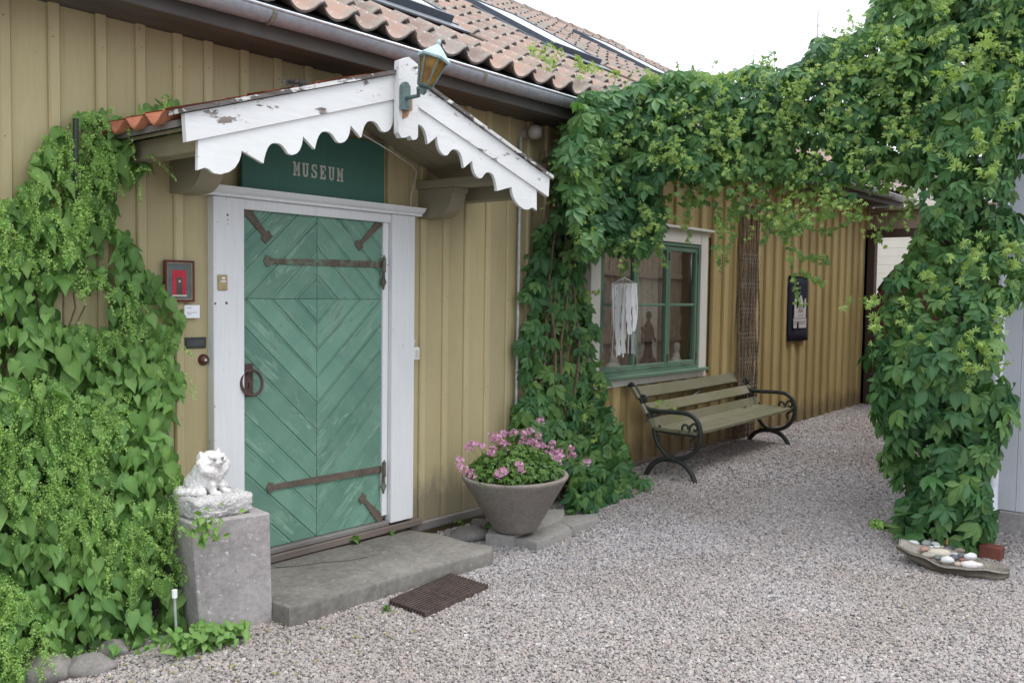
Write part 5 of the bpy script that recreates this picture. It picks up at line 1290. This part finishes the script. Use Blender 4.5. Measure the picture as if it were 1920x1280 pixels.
MB().box((12.55, 1.43, 2.803), (12.80, D-.07, 2.84), bev=.003).build('cap_board', TAN, gtp)
y = 1.552
while y < 4.12:
    y1 = min(y+.118, 4.123); mm = [];
    for yy in (y, y1): mm.append(1.0+math.sqrt(max(.01, 1.465**2-(yy-2.8)**2)))
    MB().prism([(y, .12), (y1, .12), (y1, min(2.44, mm[1])), (y, min(2.44, mm[0]))], (12.66, 0, 0), (0, 1, 0), (0, 0, 1), (.03, 0, 0)).build('gate_board', RBr, gtp); y = y1+.003
ar = MB(); P0 = [math.radians(t) for t in range(30, 151, 5)]
ar.tube([(12.655, 2.8+1.465*math.cos(t), min(2.435, 1.0+1.465*math.sin(t))) for t in P0], .028, 6); ar.build('arched_rail', DB, gtp, True)
fh = thing('pale_far_house', (17.0, 3, 0), 'pale cream boarded house glimpsed beyond the gate', 'building')
SID = plain('pale_cream_siding', (.74, .70, .60), .6, 0, .05, 6)
z = 0.0
while z < 3.9: MB().box((17.0, -3, z), (17.03, 9, z+.148), bev=.004, jit=0).build('siding_board', SID, fh); z += .15
MB().box((17.031, -3, -.1), (24, 9, 3.9)).build('wall', SID, fh)
MB().prism([(-3.3, 0), (9.3, 0), (9.3, .12), (-3.3, .12)], (16.7, 0, 3.9), (0, 1, 0), (0, 0, 1), (7.5, 0, 0)).build('roof', DARKM, fh)
an = thing('tv_antenna', tuple(onX(1533, 110, 26)), 'thin television aerial standing above the creeper against the sky', 'antenna')
p0 = Vector(onX(1533, 200, 26)); p1 = Vector(onX(1534, 20, 26)); AM = plain('aerial_metal', (.45, .45, .46), .5, .3)
MB().tube([p0-Vector((0, 0, 4)), p1], .02, 6).build('mast', AM, an)
for t, L in ((.84, .10), (.74, .12)):
    c = p0.lerp(p1, t); MB().tube([c-Vector((.1, L, 0)), c+Vector((.1, L, 0))], .012, 5).build('aerial_rod', AM, an)
# ------------------------------------------------------------------ climbing plants
def inpoly(P, x, y):
    P = np.array(P, float); x1, y1 = P[:, 0], P[:, 1]; x2, y2 = np.roll(x1, -1), np.roll(y1, -1)
    r = np.zeros(len(x), bool)
    for a, b, c, d in zip(x1, y1, x2, y2):
        cnd = ((b > y) != (d > y)); 
        with np.errstate(divide='ignore', invalid='ignore'): xi = a+(y-b)*(c-a)/(d-b)
        r ^= cnd & (x < xi)
    return r
def rays(u, v): return np.stack([(u-960)/F, (v-640)/F, np.ones(len(u))], 1) @ RR
def sample_poly(P, n, holes=()):
    P = np.array(P, float); lo, hi = P.min(0), P.max(0); U = []; Vv = []
    tot = 0
    while tot < n:
        u = rng.uniform(lo[0], hi[0], n*2); v = rng.uniform(lo[1], hi[1], n*2); ok = inpoly(P, u, v)
        for h in holes: ok &= ~inpoly(h, u, v)
        U.append(u[ok]); Vv.append(v[ok]); tot += ok.sum()
    U = np.concatenate(U)[:n]; Vv = np.concatenate(Vv)[:n]
    w1 = np.array([noise.noise(Vector((a*.012, b*.012, 1.7))) for a, b in zip(U, Vv)]); w2 = np.array([noise.noise(Vector((a*.012, b*.012, 8.7))) for a, b in zip(U, Vv)])
    return U+30*w1, Vv+30*w2
viewdir = lambda pos: (CP-pos)/np.linalg.norm(CP-pos, axis=1, keepdims=True)
def clumpy(pos, f=2.6, seed=0.):
    return np.array([noise.noise(Vector(p)*f+Vector((seed, 0, 0))) for p in pos])

# --- left vine: heart-shaped leaves and green flower sprays
lv = thing('flowering_climber', (1.6, 4.0, 0), 'heart-leaved climber with pale green flower sprays covering the wall left of the door', 'climbing plant')
LPOLY = [(-120, 400), (0, 375), (55, 325), (100, 262), (150, 225), (205, 205), (250, 205), (300, 188), (335, 205), (300, 240), (285, 300), (245, 345), (230, 330), (225, 390), (250, 470), (280, 520), (318, 560), (340, 600), (325, 650), (345, 700), (330, 760), (322, 850), (340, 900), (356, 940), (382, 1000), (362, 1040), (355, 1100), (358, 1170), (330, 1190), (395, 1200), (410, 1225), (350, 1235), (300, 1205), (250, 1230), (170, 1240), (120, 1252), (50, 1255), (0, 1290), (-120, 1330)]
LH = [[(110, 540), (175, 520), (212, 560), (195, 620), (130, 625)], [(205, 400), (215, 450), (195, 490), (165, 480)]]
def ysurf(z): return 4.11-.30*np.clip((2.0-z)/2.0, 0, 1)**1.4
def left_pos(n, d0, d1, poly=LPOLY, holes=LH):
    u, v = sample_poly(poly, n, holes); d = rays(u, v); y = np.full(n, 3.95)
    for _ in range(4): z = CH+d[:, 2]/d[:, 1]*y; y = ysurf(z)
    pos0 = CP+d*(y/d[:, 1])[:, None]
    bulge = np.array([noise.noise(Vector(p)*2.3) for p in pos0])*.10
    dd = rng.uniform(d0, d1, n)+bulge; y = y+dd
    y = np.minimum(y, D-.03); pos = CP+d*(y/d[:, 1])[:, None]
    pos[:, 2] = np.maximum(pos[:, 2], .02); return pos, dd, v
N = 4900; pos, dd, vv = left_pos(N, -.02, .24)
out = np.tile(np.array([-.25, -1., 0]), (N, 1)); out /= np.linalg.norm(out, axis=1, keepdims=True)
Rm = frames(N, out, .45, 1.0, .33, .42)
size = rng.uniform(.03, .105, N)*np.where(rng.uniform(0, 1, N) < .18, 1.3, .92)*np.where(vv > 1150, .75, 1)
tone = np.clip(.5+clumpy(pos, 3)*.9+rng.normal(0, .2, N), 0, 1); young = np.clip(rng.normal(.05, .12, N), 0, .5)
place_leaves(pos, Rm, size, tone, young, HEART, LEAFH, lv, 300, dd-size*.8, variant_meshes(HEART, LEAFH, [(t, y) for t, y in ((.1, 0), (.3, 0), (.4, .05), (.55, 0), (.7, .1), (.85, 0), (1, .1), (.6, .3))]))
def sprays(n, length, dens, pos, outv, spread, name, parent, mat, psize=(.0035, .0065)):
    Q = []; T = []
    for i in range(n):
        L = rng.uniform(*length); m = int(dens*L/.1)
        t = rng.uniform(0, 1, m)**.9; dirv = outv[i]*.55+np.array([rng.normal(0, .35), 0, -.45+rng.normal(0, .55)]); dirv /= np.linalg.norm(dirv)
        spine = pos[i]+dirv*(t*L)[:, None]+np.array([0, 0, -1.])*(t*t*L*.45)[:, None]
        R_ = spread*(1.0-.65*t)*(.35+.65*np.abs(np.sin(t*L*110+i)))*rng.uniform(.2, 1, m)
        off = rng.normal(0, 1, (m, 3)); off /= np.linalg.norm(off, axis=1, keepdims=True)
        Q.append(spine+off*R_[:, None]); T.append(np.full(m, rng.uniform(0, 1)))
    Q = np.concatenate(Q); T = np.concatenate(T); m = len(Q); s = rng.uniform(psize[0], psize[1], m)
    a = rng.normal(0, 1, (m, 3)); a /= np.linalg.norm(a, axis=1, keepdims=True); b = np.cross(a, rng.normal(0, 1, (m, 3))); b /= np.linalg.norm(b, axis=1, keepdims=True)
    V = np.stack([Q+a*s[:, None], Q+b*s[:, None]*.8, Q-a*s[:, None], Q-b*s[:, None]*.8], 1).reshape(-1, 3)-np.array(WLOC[parent.name])
    Fc = (np.arange(m)*4)[:, None]+np.arange(4)[None]; C = np.zeros((m*4, 4)); C[:, 0] = np.repeat(np.clip(T+rng.normal(0, .25, m), 0, 1), 4); C[:, 1] = np.repeat(rng.uniform(0, .6, m), 4); C[:, 3] = 1
    return raw_mesh(V, Fc, C, name, mat, parent, 'stuff')
n = 760; sp_, _, sv = left_pos(n*2, -.06, .05); w = clumpy(sp_, 2.6, 5)+(900-sv)/1900.; sp_ = sp_[np.argsort(-w)[:n]]
sprays(n, (.05, .15), 95, sp_, np.tile(np.array([-.2, -1., 0]), (n, 1)), .036, 'flower_sprays', lv, FLOWG, (.0024, .0052))
edge = np.array([onY(u, v, 3.98) for u, v in ((350, 700), (345, 720), (255, 320), (275, 290), (265, 340), (375, 1000), (400, 1005), (360, 1060), (365, 1130), (145, 560), (150, 600), (240, 310), (340, 650), (200, 555), (70, 330), (120, 270), (240, 240), (280, 215))])
sprays(len(edge), (.06, .15), 60, edge, np.tile(np.array([.2, -1., 0]), (len(edge), 1)), .02, 'edge_sprays', lv, FLOWG)
n = 150; a_ = rng.uniform(0, 1, n); cxx = np.array(onZ(372, 1215, .03)); ps = np.stack([cxx[0]-.12+.34*a_+rng.normal(0, .03, n), cxx[1]+.05-.03*a_+rng.normal(0, .035, n), .02+rng.uniform(0, .12, n)*(1-.6*a_)], 1)
oo = np.tile(np.array([.1, -1., .9]), (n, 1)); bake_leaves(ps, frames(n, oo, .6, .2, .4, .9), rng.uniform(.035, .07, n), rng.uniform(.2, .9, n), rng.uniform(0, .35, n), HEART, 'ground_runner', LEAFH, lv)
n = 60; cxx = np.array(onY(385, 985, 3.62)); ps = cxx+rng.normal(0, 1, (n, 3))*np.array([.05, .02, .035]); bake_leaves(ps, frames(n, np.tile(np.array([.1, -1., .3]), (n, 1)), .4, .6, .5, .8), rng.uniform(.02, .045, n), rng.uniform(.4, 1, n), rng.uniform(.1, .6, n), HEART, 'overhanging_twig', LEAFH, lv)
for k in range(16):
    x0_ = rng.uniform(.9, 2.2); pts = [(x0_+.09*math.sin(j*1.1+k), D-.06-.10*(1-j/10), .0+j*(.14+.01*(k % 7))) for j in range(10)]
    MB().tube(pts, [.011-.0008*j for j in range(10)], 5).build('stem', STEMB, lv)
q = onY(140, 235, 4.1); MB().tube([(q[0], q[1], q[2]-.35), (q[0]+.005, q[1], q[2]+.03)], .012, 6).build('support_stake', BLACKI, lv)

# --- creeper leaves
CT = CREEP
CVM = variant_meshes(CREEP, LEAFC, [(.1, 0), (.35, 0), (.55, 0), (.7, .03), (.9, .1)])
def creeper(root, pos, out, size, tone, young, nind, pick, upb=.45, dn=1.0):
    n = len(pos); Rm = frames(n, out, upb, dn, .38, .45)
    place_leaves(pos, Rm, size, tone, young, CREEP, LEAFC, root, nind, pick, CVM)
def shoots(root, centres, outs, per, rad, sz=(.018, .042), name='young_shoots'):
    """feathery young growth: runs of small narrow leaves along short curling stems"""
    P_ = []; O_ = []
    for c, o in zip(centres, outs):
        for q in range(2):
            d = np.array([rng.normal(0, .5), rng.normal(0, .5), rng.normal(-.15, .6)])+o*.35; d /= np.linalg.norm(d); L = rng.uniform(2.2, 5.5)*rad
            t = rng.uniform(0, 1, per); P_.append(c+o*.05+d*(t*L)[:, None]+np.array([0, 0, -1])*(t*t*L*.3)[:, None]+rng.normal(0, .011, (per, 3))); O_.append(np.repeat(o[None], per, 0))
    pos = np.concatenate(P_); o = np.concatenate(O_); n = len(pos)
    bake_leaves(pos, frames(n, o, .3, .1, .8, 1.0), rng.uniform(sz[0], sz[1], n), rng.uniform(.6, 1, n), np.clip(rng.normal(.8, .2, n), 0, 1), SHOOT, name, LEAFC, root)
# column creeper on the wall
cc = thing('wall_creeper', (5.7, 4.0, .05), 'dark green creeper column climbing the wall between planter and window', 'climbing plant')
CPOLY = [(1045, 225), (1100, 200), (1180, 240), (1200, 400), (1120, 455), (1105, 520), (1110, 600), (1125, 680), (1148, 760), (1165, 810), (1190, 862), (1222, 905), (1190, 945), (1110, 962), (1062, 950), (1050, 880), (1000, 870), (978, 800), (972, 740), (985, 680), (1000, 600), (992, 560), (1015, 520), (1000, 470), (1010, 430), (1030, 390), (1028, 320), (1038, 270)]
N = 1500; u, v = sample_poly(CPOLY, N); d = rays(u, v)
ztmp = CH+d[:, 2]/d[:, 1]*4.05; yfront = 4.07-.34*np.clip((1.1-ztmp)/1.1, 0, 1)**1.5-.18*np.clip((ztmp-1.9), 0, .8)
dd = rng.uniform(0, .2, N); y = np.minimum(yfront+dd, D-.04); pos = CP+d*(y/d[:, 1])[:, None]; pos[:, 2] = np.maximum(pos[:, 2], .07)
out = np.tile(np.array([-.45, -.9, 0.]), (N, 1)); 
tone = np.clip(.42+clumpy(pos, 3, 3)*.9+rng.normal(0, .18, N)+.25*(v > 600), 0, 1); young = np.clip(rng.normal(0, .12, N)+.12*(v > 600), 0, .5)
creeper(cc, pos, out, rng.uniform(.07, .155, N), tone, young, 280, dd)
for k in range(9):
    pts = [(5.55+.05*k-.25+.05*math.sin(j*1.3+k), D-.05-.05*(k % 3), .05+j*.24) for j in range(12)]
    MB().tube(pts, [.016-.001*j for j in range(12)], 5).build('stem', STEMB, cc)
cen = np.array([onY(u, v, 4.0) for u, v in ((1075, 760), (1130, 720), (1120, 810), (1000, 880), (1230, 750), (1100, 560))])
shoots(cc, cen, np.tile(np.array([-.45, -.9, .1]), (len(cen), 1)), 9, .05)
# reddish dry tendrils left of the column
mb = MB()
for k in range(26):
    p = Vector(onY(random.uniform(975, 1012), random.uniform(560, 730), D-.03)); mb.tube([p, p+Vector((random.uniform(-.05, .05), -.01, random.uniform(.02, .07))), p+Vector((random.uniform(-.08, .08), -.02, random.uniform(.05, .12)))], .0022, 4)
mb.build('dry_tendrils', plain('red_brown_tendril', (.16, .08, .06), .9), cc)

# arch creeper
AP0, AP1 = np.array([5.62, 4.12, 0]), np.array([6.55, 1.62, 0])
ad = (AP1-AP0); ad /= np.linalg.norm(ad); an_ = np.array([ad[1], -ad[0], 0]); 
if an_ @ (CP-AP0) < 0: an_ = -an_
ac = thing('arch_creeper', tuple((AP0+AP1)/2+np.array([0, 0, 2.2])), 'thick creeper hanging over the arch that spans the alley', 'climbing plant')
mb = MB()
for z, o_ in ((2.85, .38),):
    a = AP0-an_*o_; b = AP1-an_*o_; mb.tube([(a[0], a[1], z), (b[0], b[1], z-.1)], .02, 6)
mb.build('arch_beam', SILLW, ac)
APOLY = [(1060, 215), (1075, 180), (1110, 165), (1180, 155), (1240, 140), (1300, 138), (1370, 130), (1440, 118), (1490, 112), (1530, 82), (1590, 68), (1640, 35), (1660, -60), (1930, -60), (1930, 220), (1760, 300), (1712, 330), (1705, 400), (1640, 402), (1560, 385), (1530, 400), (1500, 425), (1450, 430), (1420, 400), (1340, 415), (1320, 392), (1270, 388), (1250, 440), (1215, 470), (1195, 455), (1150, 450), (1105, 470), (1060, 420), (1045, 300)]
AHO = [[(1610, 355), (1690, 350), (1700, 398), (1640, 400)]]
def arch_pos(n, d0, d1, poly=APOLY, holes=AHO):
    u, v = sample_poly(poly, n, holes); d = rays(u, v)
    s = (an_ @ (AP0-CP))/(d @ an_); p0 = CP+d*s[:, None]
    dd = rng.uniform(d0, d1, n)+.10*np.array([noise.noise(Vector(p)*2) for p in p0])
    s2 = (an_ @ (AP0-CP)-(-dd))/(d @ an_) if False else ((an_ @ AP0-dd)-(an_ @ CP))/(d @ an_)
    pos = CP+d*s2[:, None]
    far = pos[:, 1] > 3.85
    pos[far] = CP+(d[far]*(3.85/d[far, 1])[:, None])*rng.uniform(.93, 1.0, far.sum())[:, None]
    return pos, dd, u, v
N = 7600; pos, dd, u, v = arch_pos(N, -.24, .62)
thin = (v > 330) & (u > 1240) & (rng.uniform(0, 1, N) < .45); thin |= (u > 1520) & (u < 1720) & (v > 225) & (rng.uniform(0, 1, N) < .42)
k_ = ~thin; pos, dd, u, v = pos[k_], dd[k_], u[k_], v[k_]; N = len(pos)
out = np.tile(an_, (N, 1)); out = out+np.array([0, 0, .5])*(v < 200)[:, None]
low = (v > 330) & (u > 1240)
tone = np.clip(.45+clumpy(pos, 2.4, 9)*1.0+rng.normal(0, .2, N)+.35*low, 0, 1); young = np.clip(rng.normal(-.02, .09, N)+.34*low+.08*(u > 1500), 0, .8)
size = rng.uniform(.055, .145, N)*np.where(low, .55, 1)*np.where((u > 1250) & (u < 1700), .82, 1)
creeper(ac, pos, out, size, tone, young, 300, dd, .5, .8)
cn, _, cu, cv_ = arch_pos(260, -.30, -.15); w = clumpy(cn, 3.2, 2); cn = cn[np.argsort(-w)[:150]]
shoots(ac, cn, np.tile(an_+np.array([0, 0, .3]), (len(cn), 1)), 10, .055, (.018, .04))
# loose hanging strands
def strand(root, pts, leaves=16, sz=.05, y=None):
    P = [Vector(p) for p in pts]; MB().tube(P, .0028, 4).build('hanging_shoot', STEMG, root)
    n = leaves; pos = []
    for i in range(n):
        t = i/(n-1)*(len(P)-1); k = min(int(t), len(P)-2); pos.append(np.array(P[k].lerp(P[k+1], t-k))+rng.normal(0, .012, 3))
    pos = np.array(pos); Rm = frames(n, np.tile(an_, (n, 1)), .3, .5, .5, .8)
    bake_leaves(pos, Rm, rng.uniform(.5, 1.1, n)*sz, rng.uniform(.5, 1, n), np.clip(rng.normal(.45, .25, n), 0, 1), SHOOT+CREEP, 'strand_leaves', LEAFC, root)
def pa(u, v, dd=0.):
    d = ray(u, v); s = ((an_ @ AP0-dd)-(an_ @ CP))/(d @ an_); return CP+d*s
for S_ in ([(1478, 400), (1484, 440), (1480, 470), (1488, 510), (1492, 545), (1500, 575)], [(1490, 470), (1510, 482), (1535, 486), (1555, 484)], [(1500, 510), (1525, 520), (1545, 530)], [(1470, 400), (1475, 430), (1472, 455)], [(1345, 390), (1350, 430), (1342, 470), (1352, 505)], [(1365, 400), (1372, 440), (1360, 490)], [(1610, 395), (1580, 425), (1545, 435), (1520, 430)], [(1700, 395), (1670, 420), (1640, 440), (1655, 460)], [(1290, 380), (1285, 420), (1292, 450)], [(1240, 430), (1236, 470), (1250, 500)], [(1420, 400), (1440, 430), (1425, 455)], [(1160, 440), (1172, 480), (1165, 510)], [(1185, 440), (1190, 470), (1200, 498)]):
    strand(ac, [pa(u_, v_, .0) for u_, v_ in S_], 8+6*len(S_), .042)
# little shoots on the roof tiles and up against the sky
cs_ = np.array([rp(x, s, .10) for x, s in ((5.0, .30), (5.15, .2), (5.3, .12), (5.5, .25), (5.2, .36), (5.7, .3), (5.0, .15), (5.4, .1), (5.9, .2))]); shoots(ac, cs_, np.tile(np.array([0, -.5, 1.]), (len(cs_), 1)), 9, .028, (.025, .05))
for k in range(16):
    u0 = random.uniform(1060, 1680); v0 = np.interp(u0, [1040, 1240, 1440, 1530, 1640, 1690], [165, 138, 115, 80, 40, 0]); a = pa(u0, v0+20, .1); b = pa(u0+random.uniform(-20, 20), v0-random.uniform(5, 28), .1)
    strand(ac, [a, (a+b)/2, b], 7, .032)

# right-hand creeper
rc = thing('post_creeper', (6.42, 1.6, 0), 'big-leaved green creeper swallowing the right-hand post of the arch', 'climbing plant')
MB().box((6.40, 1.55, -.02), (6.50, 1.65, 2.7), bev=.005).build('post', SILLW, rc)
RPOLY = [(1735, 200), (1720, 330), (1725, 400), (1722, 450), (1702, 500), (1662, 545), (1638, 590), (1632, 640), (1650, 680), (1630, 735), (1648, 790), (1656, 850), (1685, 880), (1712, 915), (1690, 955), (1668, 995), (1720, 1008), (1790, 1012), (1850, 1010), (1870, 985), (1856, 950), (1856, 860), (1890, 790), (1885, 720), (1870, 660), (1885, 600), (1925, 570), (1940, 440), (1895, 400), (1880, 330), (1935, 290), (1960, 190), (1960, 120), (1740, 120)]
PH0 = np.array([6.45, 1.6, 0]); vd = PH0.copy(); vd[2] = 0; vd /= np.linalg.norm(vd); dep0 = vd @ PH0
N = 2300; u, v = sample_poly(RPOLY, N); d = rays(u, v)
vc = np.interp(v, [0, 300, 500, 700, 900, 1000], [1830, 1800, 1790, 1770, 1785, 1775]); vh = np.interp(v, [0, 300, 500, 700, 900, 1000], [120, 110, 130, 145, 100, 110])
tb_ = np.clip((u-vc)/vh, -1, 1); bulge = .42*np.sqrt(1-tb_**2*.92); dd = rng.uniform(0, .45, N)**1.1
dep = dep0-bulge+dd+.06*np.sin(v*.02+u*.013); pos = CP+d*(dep/(d @ vd))[:, None]; 
pos[:, 2] = np.maximum(pos[:, 2], .05)
side = np.array([vd[1], -vd[0], 0]); out = -vd[None]*np.sqrt(1-tb_**2*.9)[:, None]+side[None]*tb_[:, None]
tone = np.clip(.5+clumpy(pos, 2.6, 12)*.9+rng.normal(0, .2, N), 0, 1); young = np.clip(rng.normal(-.02, .08, N)+.25*(v < 560)*rng.uniform(0, 1, N), 0, .7)
size = rng.uniform(.075, .175, N)*np.where(v > 620, 1.0, .72)
creeper(rc, pos, out, size, tone, young, 300, dd, .4, 1.0)
cen = []
for u_, v_ in ((1850, 440), (1880, 470), (1830, 470), (1900, 500), (1830, 620), (1800, 640), (1845, 660), (1815, 690), (1640, 590), (1650, 560), (1750, 520), (1860, 330), (1780, 300), (1830, 250), (1890, 240), (1750, 180), (1870, 600), (1690, 610), (1790, 130), (1850, 90), (1900, 150)):
    d_ = ray(u_, v_); cen.append(CP+d_*((dep0-.42)/(d_ @ vd)))
cen = np.array(cen); shoots(rc, cen, np.tile(-vd, (len(cen), 1)), 11, .055, (.025, .05))
for k in range(6):
    pts = [(6.42+.06*math.sin(j+k)+.02*k, 1.58+.05*math.cos(j*1.2+k), j*.25) for j in range(11)]
    MB().tube(pts, [.018-.001*j for j in range(11)], 5).build('stem', STEMB, rc)
print('objects', len(bpy.data.objects))

# ------------------------------------------------------------------ small wear and litter
nl = MB()
for x in near+[5.49+.247*k for k in range(1, 29)]:
    for z in (.32, .95, 1.6, 2.25, 2.75):
        if (DX0-.05 < x < DX1+.03 and z < DZ) or (WX0-.15 < x < WX1+.12 and .8 < z < 2.3): continue
        yy = D-(.0205 if x < 5.5 else .0315); xx = x+random.uniform(-.008, .008)-(0 if x < 5.5 else .0); zz = z+random.uniform(-.03, .03); r = random.uniform(.0028, .004)
        nl.add([(xx+r*math.cos(a), yy, zz+r*math.sin(a)) for a in [math.pi/3*k for k in range(6)]]+[(xx, yy-.0012, zz)], [(k, (k+1) % 6, 6) for k in range(6)])
o = nl.build('nail_heads', rust, wallo); o['kind'] = 'stuff'
n = 420; sp = []
for i in range(n):
    q = random.random()
    if q < .35: p = (random.uniform(1.6, 3.2), random.uniform(3.0, 3.75))
    elif q < .6: p = (random.uniform(4.3, 6.9), random.uniform(3.0, 4.1))
    elif q < .85: p = (random.gauss(6.2, .7), random.gauss(1.7, .5))
    else: p = (random.uniform(2, 11), random.uniform(.5, 4.1))
    sp.append((p[0], p[1], gz(*p)+.012))
sp = np.array(sp); up_ = np.tile(np.array([0, 0, 1.]), (n, 1))
lit = thing('leaf_litter', (4, 3, 0), 'scattered small dry leaves and bits on the gravel under the climbers', 'leaf litter')
o = bake_leaves(sp, frames(n, up_, 1., 0, .3, 1.), rng.uniform(.010, .03, n), rng.uniform(0, 1, n), rng.uniform(0, 1, n), SMALL, 'leaf_litter', leafmat('dry_leaf_bits', (.12, .08, .04), (.25, .19, .08), (.30, .33, .10), trans=.1), None)
bpy.data.objects.remove(lit); o.name = 'leaf_litter'; tag(o, 'scattered small dry leaves and bits on the gravel under the climbers', 'leaf litter')
